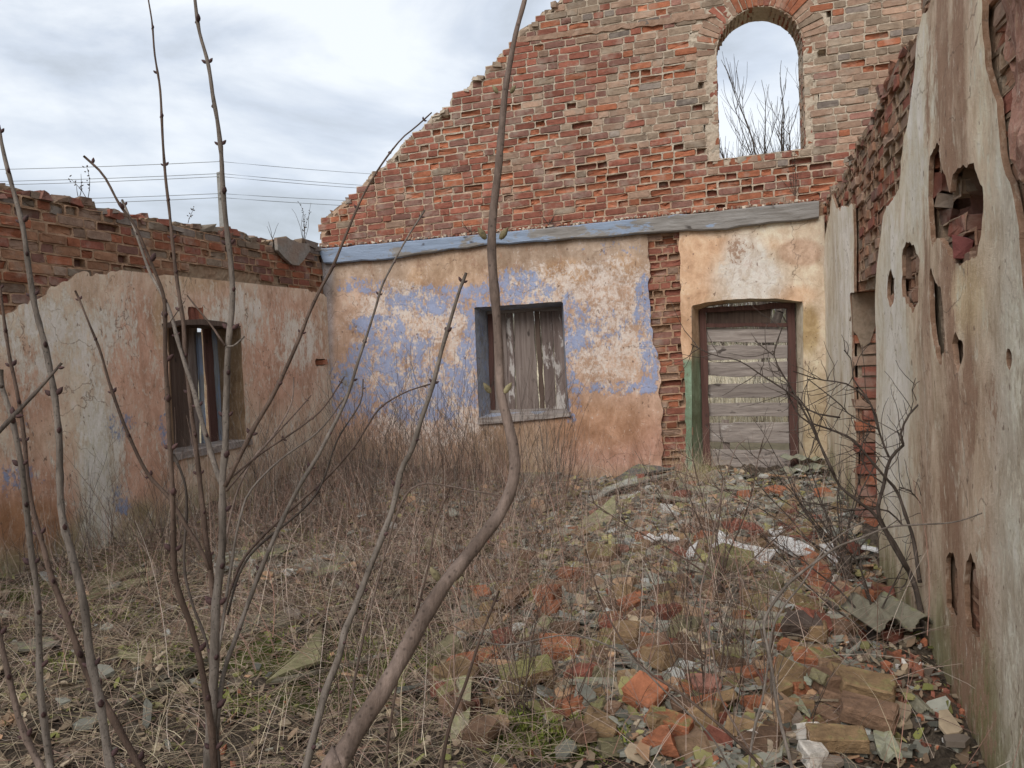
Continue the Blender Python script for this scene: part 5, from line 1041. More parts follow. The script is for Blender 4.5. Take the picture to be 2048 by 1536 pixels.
# slate shards: about 240 of their own, the rest one object -----------------------
def shard_mesh(seed):
    r = np.random.default_rng(seed); n = r.integers(5, 8); a = np.sort(r.uniform(0, 2 * math.pi, n)) ; a = np.linspace(0, 2 * math.pi, n, endpoint=False) + r.normal(0, .25, n); rad = r.uniform(.6, 1.0, n)
    x = np.cos(a) * rad * .5; y = np.sin(a) * rad * .5 * r.uniform(.45, .85); z = r.normal(0, .012, n); V = np.vstack([np.stack([x, y, z + .05], -1), np.stack([x, y, z - .05], -1)]); i = np.arange(n); j = (i + 1) % n
    return mesh_np('slate_shard', V, [np.array([list(range(n))]), np.array([list(range(2 * n - 1, n - 1, -1))]), np.stack([j, i, i + n, j + n], -1)], STONE)
SM = [shard_mesh(i) for i in range(14)]
sz = [((1150, 1640), (985, 1110), 120, 'grey slate shard in the layered pile before the plank door', 1.0), ((1080, 1560), (1110, 1290), 80, 'weathered slate shard on the slope in the middle of the rubble', .8), ((1180, 1760), (1290, 1530), 34, 'slate shard wedged between bricks in the foreground', .7)]
for (xa, xb), (ya, yb_), cnt, lb0, kk in sz:
    for q in range(cnt):
        a, b = rnd.uniform(xa, xb), rnd.uniform(ya, yb_); p = gpx(a, b); s = rnd.uniform(.09, .26) * kk
        o = bpy.data.objects.new('slate_shard', rnd.choice(SM)); COL.objects.link(o); o.scale = (s, s, rnd.uniform(.08, .14)); o.rotation_euler = (rnd.gauss(0, .16), rnd.gauss(0, .14), rnd.uniform(0, 6.3)); o.location = (p[0], p[1], p[2] + rnd.uniform(.012, .05))
        g = rnd.uniform(.55, 1.3); c = rnd.choice(((.25, .25, .21), (.20, .20, .17), (.28, .26, .20), (.33, .34, .32), (.22, .19, .15))); ti = ['olive-grey', 'dark grey', 'brownish', 'pale', 'rusty'][((.25, .25, .21), (.20, .20, .17), (.28, .26, .20), (.33, .34, .32), (.22, .19, .15)).index(c)]; sd2 = 'large' if s > .19 * kk else 'small'
        lb = '%s %s slate shard %s' % (sd2, ti, near(a, b)); o.color = tuple(q_ * g for q_ in c) + (rnd.uniform(.05, .5),); tag(o, lb, 'slate shard', 'slate shards in the rubble')
def chips(n, xr, yr, sr, cols, wts, seed, flat=.07, lift=.03, dens=None, tiltk=.25):
    r = np.random.default_rng(seed); x = r.uniform(*xr, n); y = r.uniform(*yr, n)
    if dens is not None: k = r.random(n) < dens(x, y); x, y = x[k], y[k]; n = len(x)
    m = 6; a = np.linspace(0, 2 * math.pi, m, endpoint=False)[None] + r.normal(0, .22, (n, m)); rad = r.uniform(.55, 1, (n, m)); s = sr[0] * (sr[1] / sr[0]) ** r.random(n) ; asp = r.uniform(.35, .9, (n, 1))
    X = np.cos(a) * rad * .5; Y = np.sin(a) * rad * .5 * asp; h = np.clip(s * flat * r.uniform(.6, 1.6, n), .002, .03); th = r.uniform(0, 6.28, n); tx, ty = r.normal(0, tiltk, n), r.normal(0, tiltk, n)
    Xr = (X * np.cos(th)[:, None] - Y * np.sin(th)[:, None]) * s[:, None]; Yr = (X * np.sin(th)[:, None] + Y * np.cos(th)[:, None]) * s[:, None]
    z = ground_z(x, y) + r.uniform(-.3, 1, n) * lift + h; Z = z[:, None] + Xr * tx[:, None] + Yr * ty[:, None] + r.normal(0, .0015, (n, m))
    T = np.stack([x[:, None] + Xr, y[:, None] + Yr, Z], -1); B = T - np.array([0, 0, 1.]) * h[:, None, None] * 1.4; V = np.concatenate([T, B], 1).reshape(-1, 3); b = (np.arange(n) * 2 * m)[:, None]; i = np.arange(m); j = (i + 1) % m
    F = [(np.arange(m)[None] + b), (np.stack([j, i, i + m, j + m], -1)[None] + b[:, :, None]).reshape(-1, 4)]
    c = pick(r, n, cols, wts) * r.uniform(.6, 1.45, (n, 1)); return V, F, np.repeat(c, 2 * m, 0)
def dens_px(blobs, base=.1):
    def f(x, y):
        p = proj(np.stack([x, y, ground_z(x, y)], -1)); return np.clip(base + sum(blob(p, *q) for q in blobs), 0, 1)
    return f
SL = np.array([.23, .225, .185]); 
V, F, c = chips(76000, (-4.8, .78), (2.2, 8.7), (.028, .17), [SL, SL * .65, (.32, .25, .17), (.34, .34, .31), (.15, .12, .095), (.36, .22, .13), (.26, .235, .10)], [4, 3, 3, 1.2, 2, 1.4, 2.4], 51, .06, .05, dens_px([(1400, 1080, 320, 140), (1350, 1260, 330, 160), (1550, 1010, 180, 60), (900, 1000, 220, 30), (1500, 1450, 300, 90), (560, 1140, 160, 25)], .018), .30)
o = link('slate_litter', mesh_np('slate_litter', V, F, CHIP, c)); tag(o, kind='stuff')
V, F, c = chips(15000, (-2.5, .79), (2.2, 8.6), (.012, .055), [ORANGE, RED, (.36, .27, .18), (.5, .47, .43), (.27, .11, .07)], [3, 3, 3, .8, 3], 52, .35, .02, dens_px([(1640, 1250, 220, 130), (1850, 1400, 120, 120), (1750, 1180, 120, 50), (1330, 1200, 300, 110), (1450, 1450, 320, 120)], .03), .4)
o = link('brick_dust', mesh_np('brick_dust', V, F, CHIP, c)); tag(o, kind='stuff')
V, F, c = chips(30000, (-5.2, .8), (1.4, 8.6), (.015, .085), [(.15, .115, .08), (.24, .18, .12), (.10, .075, .055), (.30, .24, .17), (.19, .13, .085), (.16, .16, .05)], [4, 3, 3, 1.6, 2, 2], 53, .04, .035, None, .5)
o = link('leaf_litter', mesh_np('leaf_litter', V, F, CHIP, c)); tag(o, kind='stuff')
# moss cushions: tiny tufts
r = np.random.default_rng(54); mb = [(1090, 1470, 120, 50), (1230, 1440, 50, 40), (1180, 1250, 50, 22), (1060, 1090, 50, 35), (1090, 1170, 40, 20), (1390, 955, 55, 18), (300, 1310, 60, 20), (610, 1090, 50, 30), (620, 1340, 90, 25), (250, 1230, 90, 18), (760, 1290, 60, 30), (480, 1420, 60, 20), (120, 1330, 60, 20), (880, 1330, 50, 40), (1440, 1130, 20, 10), (1210, 1500, 60, 30), (1260, 1010, 10, 6)]
TT = []; 
for a, b, rx, ry in mb:
    for q in range(int(rx * ry * .30)):
        th, rr = r.random() * 6.28, math.sqrt(r.random()); p = gpx(a + math.cos(th) * rr * rx, b + math.sin(th) * rr * ry); TT.append(p)
TT = np.array(TT); n = len(TT); s = r.uniform(.006, .018, n); d = r.normal(0, 1, (n, 3)); d[:, 2] = np.abs(d[:, 2]) + .7; d /= np.linalg.norm(d, axis=1)[:, None]; e = np.cross(d, r.normal(0, 1, (n, 3))); e /= np.linalg.norm(e, axis=1)[:, None]
TT[:, 2] += r.uniform(0, .03, n); V = np.stack([TT - e * s[:, None] * .35, TT + e * s[:, None] * .35, TT + d * s[:, None] * 1.8], 1).reshape(-1, 3)
c = np.repeat(pick(r, n, [(.14, .17, .03), (.20, .22, .045), (.08, .10, .02), (.25, .25, .08)], [4, 3, 3, 1]), 3, 0); o = link('moss', mesh_np('moss', V, [np.arange(3 * n).reshape(-1, 3)], GRASS, c)); tag(o, kind='stuff')

# ================================================================== GRASS AND TWIG LITTER
def strands(x, y, z, L, lean, wid, cols, seed, seg=5, droop=1.0, head=None, sides=3):
    """thin curved stalks, three-sided tubes"""
    r = np.random.default_rng(seed); n = len(x); az = r.uniform(0, 2 * math.pi, n) if head is None else head; t = np.linspace(0, 1, seg + 1)[None]
    el0 = lean; bend = r.normal(0, .5, n) * .6; k = r.uniform(.2, 1.6, n) * droop
    ang = el0[:, None] + k[:, None] * t; hz = np.cumsum(np.sin(ang) / seg, 1) * L[:, None]; vz = np.cumsum(np.cos(ang) / seg, 1) * L[:, None]
    a2 = az[:, None] + bend[:, None] * t; X = x[:, None] + np.cos(a2) * hz; Y = y[:, None] + np.sin(a2) * hz; Z = z[:, None] + vz
    Z = np.maximum(Z, ground_z(X, Y) + .004 + r.random((n, 1)) * .03); P = np.stack([X, Y, Z], -1)
    th = np.arange(sides) * 2 * math.pi / sides; sd_ = np.stack([-np.sin(a2), np.cos(a2), 0 * a2], -1); up = np.stack([0 * a2, 0 * a2, 1 + 0 * a2], -1) * .8 + np.stack([np.cos(a2), np.sin(a2), 0 * a2], -1) * .6
    w_ = wid[:, None] * (1 - .75 * t); V = P[:, :, None] + (sd_[:, :, None] * np.cos(th)[None, None, :, None] + up[:, :, None] * np.sin(th)[None, None, :, None]) * w_[:, :, None, None]
    V = V.reshape(-1, 3); b = (np.arange(n) * (seg + 1) * sides)[:, None, None]; i = np.arange(seg)[None, :, None] * sides; q = np.arange(sides)[None, None]; q2 = (q + 1) % sides
    F = np.stack([b + i + q, b + i + q2, b + i + sides + q2, b + i + sides + q], -1).reshape(-1, 4)
    c = cols * r.uniform(.7, 1.2, (n, 1)); return V, F, np.repeat(c, (seg + 1) * sides, 0)
def scatter(n, xr, yr, f, seed):
    r = np.random.default_rng(seed); x = r.uniform(*xr, n); y = r.uniform(*yr, n); k = r.random(n) < f(x, y); return x[k], y[k]
def grp(name, sets, mat=GRASS):
    V = []; F = []; C = []; o_ = 0
    for v, f, c in sets: V.append(v); F.append(f + o_); C.append(c); o_ += len(v)
    o = link(name, mesh_np(name, np.vstack(V), [np.vstack(F)], mat, np.vstack(C))); tag(o, kind='stuff'); return o
r = np.random.default_rng(60)
STRAW = [(.34, .27, .18), (.26, .19, .13), (.46, .39, .27), (.20, .14, .10), (.28, .26, .13)]
x, y = scatter(19000, (-4.8, .5), (1.3, 7.0), dens_px([(700, 1400, 420, 170), (300, 1420, 400, 200), (450, 1230, 420, 120), (1000, 1350, 200, 200)], .13), 61); n = len(x)
s1 = strands(x, y, ground_z(x, y), r.uniform(.12, .42, n), r.uniform(.5, 1.5, n), r.uniform(.0009, .0022, n), pick(r, n, STRAW, [4, 4, 2, 3, 1]), 62, 4)
gp_ = gpx(1395, 975); n = 420; x = gp_[0] + r.normal(0, .10, n); y = gp_[1] + r.normal(0, .07, n); s2 = strands(x, y, ground_z(x, y), r.uniform(.2, .42, n), r.uniform(.0, .5, n), r.uniform(.001, .0018, n), pick(r, n, [(.50, .42, .26), (.40, .32, .2)], [1, 1]), 63)
grp('dry_grass', [s1, s2])
TW = [(.26, .18, .14), (.33, .25, .20), (.19, .12, .095), (.40, .33, .27), (.28, .15, .11)]
x, y = scatter(30000, (-4.9, .7), (1.6, 8.2), dens_px([(800, 1060, 300, 110), (500, 1150, 450, 140), (1250, 1350, 400, 250), (200, 1200, 250, 120)], .22), 64); n = len(x); pp_ = proj(np.stack([x, y, ground_z(x, y)], -1)); kk_ = ~((pp_[:, 0] > 1080) & (r.random(len(x)) < .72)); x, y = x[kk_][:9000], y[kk_][:9000]; n = len(x)
s3 = strands(x, y, ground_z(x, y), r.uniform(.12, .55, n), r.uniform(.4, 1.55, n), r.uniform(.0009, .0024, n), pick(r, n, TW, [4, 4, 3, 2, 2]), 65, 4, .5)
x, y = scatter(2600, (-3.2, .7), (2.0, 7.6), dens_px([(1350, 1250, 420, 260), (900, 1300, 350, 220)], .12), 66); n = len(x)
s4 = strands(x, y, ground_z(x, y), r.uniform(.35, .95, n), r.uniform(.1, 1.1, n), r.uniform(.0012, .0026, n), pick(r, n, TW, [4, 4, 4, 3, 2]), 67, 6, .8)
x, y = scatter(2600, (-4.6, 0), (5.6, 8.3), dens_px([(880, 1000, 300, 60), (600, 1010, 180, 90)], .02), 68); n = len(x)
s5 = strands(x, y, ground_z(x, y), r.uniform(.2, .8, n), r.uniform(.0, .8, n), r.uniform(.0012, .0024, n), pick(r, n, TW, [4, 2, 3, 2, 4]), 69, 5, .5)
grp('twig_litter', [s3, s4, s5])
x, y = scatter(2600, (-4.8, .6), (3.4, 8.4), dens_px([(880, 1000, 330, 70), (600, 1030, 200, 110), (280, 1150, 280, 70), (1150, 1010, 120, 50), (1250, 1250, 450, 200)], .03), 168); kk_ = ground_z(x, y) > -9
pp_ = proj(np.stack([x, y, ground_z(x, y)], -1)); kk_ = (pp_[:, 0] < 1150) | (r.random(len(x)) < .22); x, y = x[kk_], y[kk_]; n = len(x)
s6 = strands(x, y, ground_z(x, y), r.uniform(.2, 1.0, n) * np.where(pp_[kk_][:, 0] < 1150, 1, .55), r.uniform(-.05, .6, n), r.uniform(.0013, .0027, n), pick(r, n, [(.20, .125, .09), (.27, .185, .14), (.13, .085, .065), (.36, .28, .21)], [4, 3, 4, 1]), 169, 6, .45)
grp('dry_weeds', [s6])

# ================================================================== STANDING SAPLINGS
def sapling(base, H, nst, spread, r0, seed, mat, twig=.5, leanv=(0, 0)):
    R_ = random.Random(seed); T = Tubes()
    for s_ in range(nst):
        az = R_.uniform(0, 6.28); sp = R_.uniform(.05, spread); h = H * R_.uniform(.6, 1.05); p = Vector(base) + Vector((R_.gauss(0, .03), R_.gauss(0, .03), -.03)); d = Vector((math.cos(az) * sp + leanv[0], math.sin(az) * sp + leanv[1], 1)).normalized(); pts = [p]; ns = 7
        for k in range(ns):
            d = (d + Vector((R_.gauss(0, .09), R_.gauss(0, .09), .04))).normalized(); p = p + d * (h / ns); pts.append(p.copy())
        T.tube(catmull(pts, 2), np.linspace(r0, r0 * .3, len(pts) * 2 - 1), 4)
        for k in range(2, ns):
            if R_.random() < twig:
                q = pts[k]; a = R_.uniform(0, 6.28); dd = (d * .7 + Vector((math.cos(a), math.sin(a), R_.uniform(.1, .7)))).normalized(); L1 = h * R_.uniform(.12, .35); pp = [q]
                for z in range(4): dd = (dd + Vector((R_.gauss(0, .14), R_.gauss(0, .14), .12))).normalized(); pp.append(pp[-1] + dd * L1 / 4)
                T.tube(pp, np.linspace(r0 * .45, r0 * .2, 5), 3)
    o = link('bare_sapling', T.mesh('bare_sapling', mat)); P_ = Vector([float(q) for q in base]); 
    me = o.data; me.transform(Matrix.Translation(-P_)); o.location = P_; return o
SP = []
rs = random.Random(8)
for k in range(84): SP.append((rs.uniform(680, 1130), rs.uniform(950, 1040), rs.uniform(.6, 1.75), 'thin bare whip in the thicket below the boarded back window', 'whips below the back window'))
for k in range(44): SP.append((rs.uniform(470, 760), rs.uniform(940, 1090), rs.uniform(.5, 1.5), 'thin bare whip in the corner thicket right of the left window', 'whips in the left corner'))
for k in range(36): SP.append((rs.uniform(40, 460), rs.uniform(1080, 1200), rs.uniform(.4, 1.1), 'thin bare whip along the foot of the left wall', 'whips along the left wall'))
for k in range(44): SP.append((rs.uniform(1040, 1680), rs.uniform(1040, 1480), rs.uniform(.3, .8), 'thin bare whip standing in the rubble right of centre', 'whips in the rubble'))
for k in range(30): SP.append((rs.uniform(480, 1060), rs.uniform(1150, 1480), rs.uniform(.35, .8), 'thin bare whip in the foreground grass', 'whips in the foreground grass'))
for k, (a, b, H, lb, g) in enumerate(SP):
    p = gpx(a, b); ns_ = rs.choice((1, 2, 3, 4, 5)); o = sapling(p, H, ns_, .5 if b > 1100 else .32, .0035 if b < 1110 else .0028, 900 + k, *(lambda q: (q, ))(rs.choice((BARK_B, BARK_G, BARK_B, BARK_D))), .55, (rs.gauss(0, .12), rs.gauss(0, .08)))
    sz_ = 'short' if H < .6 else 'knee-high' if H < .95 else 'tall'; tn = {'brown_bark': 'brown', 'grey_bark': 'grey', 'dark_bark': 'dark'}[o.data.materials[0].name]
    cnt_ = {1: 'single bare whip', 2: 'two-stem bare whip', 3: 'three-stem whip tuft', 4: 'bushy whip tuft', 5: 'dense whip tuft'}[ns_]
    WA = [(60, 'the pale left shoot'), (200, 'the pale streak of the left wall'), (390, 'the left window'), (480, 'the left window sill end'), (600, 'the hanging render slab'), (665, 'the blue corner line'), (770, 'the left blue patch'), (880, 'the wide blue patch'), (960, "the back window's left jamb"), (1045, 'the back window boards'), (1130, "the back window's right jamb"), (1230, 'the bare terracotta plaster'), (1340, 'the brick pier'), (1420, 'the green door jamb'), (1500, 'the plank door'), (1590, 'the right door post'), (1680, 'the right doorway')]
    wa = min(WA, key=lambda q: abs(q[0] - a))[1]; rg_ = {'whips below the back window': 'near the back wall', 'whips in the left corner': 'in the left corner thicket', 'whips along the left wall': 'at the left wall', 'whips in the rubble': 'out in the rubble', 'whips in the foreground grass': 'in the front grass'}[g]
    tag(o, '%s %s %s %s, level with %s' % (sz_, tn, cnt_, rg_, wa), 'sapling', g)

# ================================================================== SHRUBS IN FRONT
def stem(parent, pts, wpx, d0, d1, mat, bud=None, node=60, budr=1.0, seed=1, ext=None, name='stem', grow=1.12, sides=10, wk=.62):
    """pts from tip to foot in photo pixels; d0,d1 distance of tip and foot; ext: foot carried on to this point"""
    R_ = random.Random(seed); n = len(pts); P = []
    L_ = np.concatenate([[0], np.cumsum([math.dist(pts[i], pts[i + 1]) for i in range(n - 1)])]); t = L_ / L_[-1]
    D = d0 + (d1 - d0) * t
    P = [at(a, b, d) for (a, b), d in zip(pts, D)]; W_ = [np.interp(q, np.linspace(0, 1, len(wpx)), wpx) for q in t]; rad = [w_ * wk * d / F_PX / 2 for w_, d in zip(W_, D)]
    if ext is not None:
        e = np.array(ext, float); tg_ = P[-1] - P[-2]; tg_ /= np.linalg.norm(tg_); g_ = P[-1][2] - e[2]; m_ = P[-1] + tg_ * min(.30, g_ * .4); m_ = m_ * .75 + (P[-1] * .6 + e * .4) * .25; P += [m_, e]; rad += [rad[-1] * 1.03, rad[-1] * 1.12]
    sub = 6; C = catmull(P, sub); rr = np.interp(np.linspace(0, len(P) - 1, len(C)), range(len(P)), rad)
    C = C + (fbm(C[:, 2] * 8 + seed, C[:, 0] * 8, seed, 2) * .003)[:, None]
    # resample evenly, swell at the nodes
    sl_ = np.concatenate([[0], np.cumsum(np.linalg.norm(np.diff(C, axis=0), axis=1))]); dm = (d0 + d1) / 2; stp = .012 * max(dm, .8); m = max(int(sl_[-1] / stp), 8); s = np.linspace(0, sl_[-1], m)
    Q = np.stack([np.interp(s, sl_, C[:, k]) for k in range(3)], -1); rq = np.interp(s, sl_, rr); gap = node * dm / F_PX; T = Tubes(); B = Tubes(); pos = gap * .2; k = 0; nodes = []
    while pos < sl_[-1] * .93: nodes.append(pos); pos += gap * R_.uniform(.8, 1.25)
    for q in nodes: rq = rq * (1 + (grow - 1) * 1.6 * np.exp(-((s - q) / (.006 * dm + .003)) ** 2))
    rq = rq * (1 + fbm(s * 60, s * 0 + seed, seed, 3) * .16); T.tube(Q, rq, sides); o = link(name, T.mesh(name, mat), parent)
    bl_ = []
    if bud is not None:
        for q in nodes:
            k += 1; p = np.array([np.interp(q, s, Q[:, z]) for z in range(3)]); r_ = float(np.interp(q, s, rq)); i0 = min(np.searchsorted(s, q), m - 2); tg = Q[i0] - Q[i0 + 1]; tg /= np.linalg.norm(tg)
            sd_ = np.cross(tg, CF) if k % 2 else (CF * .8 + np.cross(tg, CF) * .6); sd_ /= np.linalg.norm(sd_)
            for sg in (-1, 1):
                if R_.random() < .12: continue
                L1 = (.0050 + r_ * .75) * budr * R_.uniform(.8, 1.3); bl_.append((p + sd_ * sg * r_ * .75, sd_ * sg * .75 + tg * .75, L1 * 1.5, L1 * .42, bud, parent))
        BUDS.setdefault(parent.name, []).extend(bl_)
    return o
BUDS = {}
def finish_buds():
    for nm, bl in BUDS.items():
        px_ = [q[2] / float(np.dot(q[0] - CAM, CF)) for q in bl]; od = sorted(range(len(bl)), key=lambda q: -px_[q]); par = bl[0][5]
        vis = [q for q in od if -20 < proj(bl[q][0][None])[0][0] < 2070 and -20 < proj(bl[q][0][None])[0][1] < 1560]; od = vis + [q for q in od if q not in set(vis)]
        for q in od[:100]:
            T_ = Tubes(); T_.bud(*bl[q][:4]); link('bud', T_.mesh('bud', bl[q][4]), par)
        if len(od) > 100:
            T_ = Tubes(); [T_.bud(*bl[q][:4]) for q in od[100:]]; tag(link('buds', T_.mesh('buds', bl[od[100]][4]), par), kind='stuff')
def foot(px, py, d): p = at(px, py, d); return np.array([p[0], p[1], float(ground_z(p[0], p[1])) - .03])
# central clump
f0 = foot(415, 1536, 1.45); f0[0] += .02; shr = empty('elder_shrub', f0, 'many-stemmed bare elder in the left foreground with paired buds', 'shrub')
S = [
 ([(386, -60), (392, 0), (400, 60), (418, 125), (428, 200), (440, 300), (450, 420), (461, 520), (465, 600), (457, 700), (452, 800), (450, 900), (445, 965), (443, 1100), (434, 1200), (430, 1330), (425, 1420), (420, 1560)], (10, 12, 15, 19, 20, 24, 30, 42), 1.50, 1.42, BARK_G, BUD, 88, 1.0),
 ([(244, 400), (262, 441), (281, 496), (300, 545), (322, 584), (342, 629), (357, 680), (375, 740), (388, 785), (405, 850), (428, 925), (445, 975)], (7, 9, 12, 15, 19), 1.62, 1.46, BARK_G, BUD, 75, .7),
 ([(168, 312), (210, 350), (243, 410), (270, 450), (291, 500), (312, 550), (327, 590), (331, 630), (331, 700), (335, 800), (340, 900), (345, 1030), (352, 1165), (381, 1252), (397, 1314), (414, 1397), (424, 1480), (430, 1570)], (7, 9, 14, 15, 17, 20, 24), 1.25, 1.38, BARK_B, BUD, 100, 1.15),
 ([(294, -30), (297, 0), (305, 50), (310, 110), (318, 170), (322, 240), (327, 320), (331, 370), (338, 430), (346, 500), (355, 570), (361, 610), (367, 650), (371, 720), (380, 790), (388, 870), (397, 958), (410, 1045), (422, 1148), (427, 1243), (430, 1340), (420, 1480)], (4, 7, 9, 12, 14, 16, 20, 22), 1.58, 1.5, BARK_B, BUD, 84, .8),
 ([(862, 226), (830, 255), (800, 280), (762, 330), (722, 400), (692, 470), (665, 535), (640, 580), (618, 625), (600, 670), (572, 735), (540, 800), (505, 860), (470, 930), (448, 975)], (4, 6, 9, 12, 14, 15), 1.55, 1.44, BARK_B, BUD, 120, .75),
 ([(850, 420), (812, 480), (782, 535), (763, 575), (750, 620), (723, 700), (691, 798), (642, 901), (600, 970), (566, 1037), (517, 1151), (473, 1271), (446, 1353), (432, 1480)], (5, 7, 10, 13, 14, 15, 18), 1.75, 1.5, BARK_G, BUD, 95, .7),
 ([(865, 768), (835, 776), (805, 787), (762, 814), (735, 852), (702, 901), (653, 956), (598, 1005), (544, 1054), (490, 1113), (463, 1173), (440, 1260)], (4, 6, 8, 9, 10), 1.9, 1.55, BARK_B, BUD, 110, .6),
 ([(724, 760), (718, 809), (675, 880), (642, 972), (598, 1026), (517, 1092), (479, 1146), (455, 1230)], (4, 6, 8, 8), 1.8, 1.55, BARK_D, BUD, 110, .6),
 ([(148, 583), (165, 620), (185, 665), (199, 700), (218, 760), (250, 852), (294, 945), (337, 994), (370, 1048), (403, 1103), (419, 1140)], (6, 8, 10, 12, 13), 1.5, 1.5, BARK_B, BUD, 100, .8),
 ([(348, 907), (370, 961), (373, 1026), (367, 1135), (381, 1200), (413, 1290), (425, 1400)], (8, 8, 10), 1.6, 1.5, BARK_D, None, 100, .8),
 ([(588, 754), (582, 809), (544, 874), (506, 918), (473, 988), (452, 1081), (440, 1200)], (4, 6, 7, 8), 1.8, 1.6, BARK_P, None, 90, .5),
 ([(623, 790), (588, 830), (522, 901), (452, 983)], (4, 5, 6), 1.75, 1.5, BARK_B, BUD, 90, .5),
 ([(688, 754), (645, 817), (596, 858), (522, 907), (457, 960)], (4, 6, 7), 1.7, 1.46, BARK_B, BUD, 90, .6),
 ([(700, 780), (640, 860), (560, 920), (500, 983), (479, 1037), (462, 1124), (452, 1190), (440, 1300)], (4, 6, 8, 9), 1.75, 1.5, BARK_G, None, 90, .6),
 ([(340, 645), (372, 600)], (3, 3), 1.5, 1.5, BARK_B, None, 90, .5),
 ([(376, 590), (400, 620), (430, 660), (452, 690)], (4, 6, 7), 1.48, 1.45, BARK_B, None, 90, .6), ([(490, 672), (470, 690), (455, 692)], (5, 6), 1.44, 1.44, BARK_G, None, 90, .6)]
for k, (pts, wp, d0, d1, m_, bd, nd, br) in enumerate(S): stem(shr, pts, wp, d0, d1, m_, bd, nd, br, 10 + k, f0 if pts[-1][1] >= 1400 else None)
# left clump
f1 = foot(180, 1536, 1.35); f1 += np.array([.0, .02, 0]); sh2 = empty('elder_shrub', f1, 'bare elder clump at the left edge with long straight grey shoots', 'shrub')
S = [([(-4, 250), (4, 290), (25, 370), (45, 450), (58, 530), (70, 610), (85, 680), (100, 750), (113, 820), (120, 900), (124, 1024), (157, 1165), (178, 1285), (199, 1397), (223, 1536), (235, 1580)], (10, 15, 18, 20, 22, 26, 28), 1.3, 1.2, BARK_G, BUD, 90, .9),
     ([(0, 740), (3, 771), (27, 836), (40, 900), (52, 1020), (68, 1148), (79, 1289), (85, 1409), (99, 1536), (104, 1570)], (14, 17, 18, 20, 22), 1.15, 1.15, BARK_G, BUD, 95, 1.0),
     ([(-2, 560), (8, 630), (19, 700), (41, 836), (52, 945), (65, 1021), (82, 1081), (103, 1162), (136, 1244), (174, 1342), (218, 1423), (272, 1516), (300, 1570)], (8, 11, 13, 17, 22, 22), 1.35, 1.3, BARK_B, BUD, 85, .9),
     ([(-8, 1250), (0, 1285), (25, 1397), (41, 1459), (70, 1521), (90, 1570)], (14, 18, 22), 1.1, 1.1, BARK_P, BUD, 110, .9),
     ([(117, 730), (90, 762), (60, 795), (25, 832), (-20, 880)], (8, 12, 15), .62, .6, BARK_D, BUD, 60, .6), ([(-20, 880), (-4, 770), (6, 772)], (12, 12), .62, .6, BARK_D, None, 60, .6)]
for k, (pts, wp, d0, d1, m_, bd, nd, br) in enumerate(S): stem(sh2, pts, wp, d0, d1, m_, bd, nd, br, 40 + k, f1 if pts[-1][1] >= 1500 else None)
# the thick bent branch
f2 = foot(560, 1536, .80); f2[0] -= .05; sh3 = empty('elder_branch', f2, 'thick bent purple-grey elder stem crossing the middle of the view', 'shrub stem')
stem(sh3, [(1056, -40), (1048, 0), (1030, 70), (1015, 150), (1009, 190), (1003, 260), (998, 340), (992, 400), (987, 460), (986, 520), (990, 600), (993, 680), (995, 740), (998, 790), (1010, 840), (1021, 890), (1026, 940), (1018, 985), (994, 1035), (960, 1080), (920, 1130), (893, 1162), (868, 1200), (838, 1250), (800, 1320), (760, 1390), (720, 1450), (680, 1520), (650, 1565)], (8, 11, 14, 17, 18, 19, 21, 26, 28, 33, 38, 43), .92, .80, BARK_P, None, 320, 1.0, 60, f2, grow=1.10, sides=14, wk=1.0)
B = Tubes()
for (a, b, ss) in ((1008, 186, .6), (986, 478, .9), (995, 786, .8), (893, 1160, 1.0)):
    p = at(a, b, .86); 
    for sg in (-1, 1): B = Tubes(); B.bud(p + CR * sg * .0055 * (1 + ss * .5), CR * sg * .55 + CU * .8, .018 * ss, .0046 * ss); link('bud', B.mesh('bud', BUDG), sh3)
# second stem right of the centre clump
f3 = foot(600, 1536, 1.35); sh4 = empty('elder_branch', f3, 'slender grey elder stem rising left of the thick bent one', 'shrub stem')
stem(sh4, [(932, 546), (912, 600), (885, 690), (862, 780), (842, 840), (823, 900), (802, 941), (786, 1016), (765, 1074), (736, 1148), (711, 1215), (690, 1264), (678, 1314), (653, 1376), (637, 1438), (616, 1521), (606, 1570)], (9, 13, 16, 18, 20, 22, 24), 1.45, 1.35, BARK_G, BUD, 105, .8, 61, f3)
stem(sh4, [(1000, 990), (965, 985), (905, 975), (850, 968), (815, 985), (790, 1040), (770, 1110), (745, 1200), (720, 1300), (700, 1420), (690, 1560)], (4, 6, 6, 8, 8), 1.5, 1.4, BARK_P, None, 150, .8, 62, f3)
stem(sh4, [(900, 975), (870, 1050), (862, 1100), (845, 1180), (820, 1260), (800, 1330), (780, 1450), (770, 1560)], (5, 7, 9), 1.6, 1.5, BARK_B, BUD, 110, .5, 63, f3)
stem(sh4, [(1000, 1180), (960, 1280), (930, 1370), (900, 1450), (880, 1560)], (7, 10, 12), 1.3, 1.3, BARK_B, BUD, 110, .5, 64, f3)
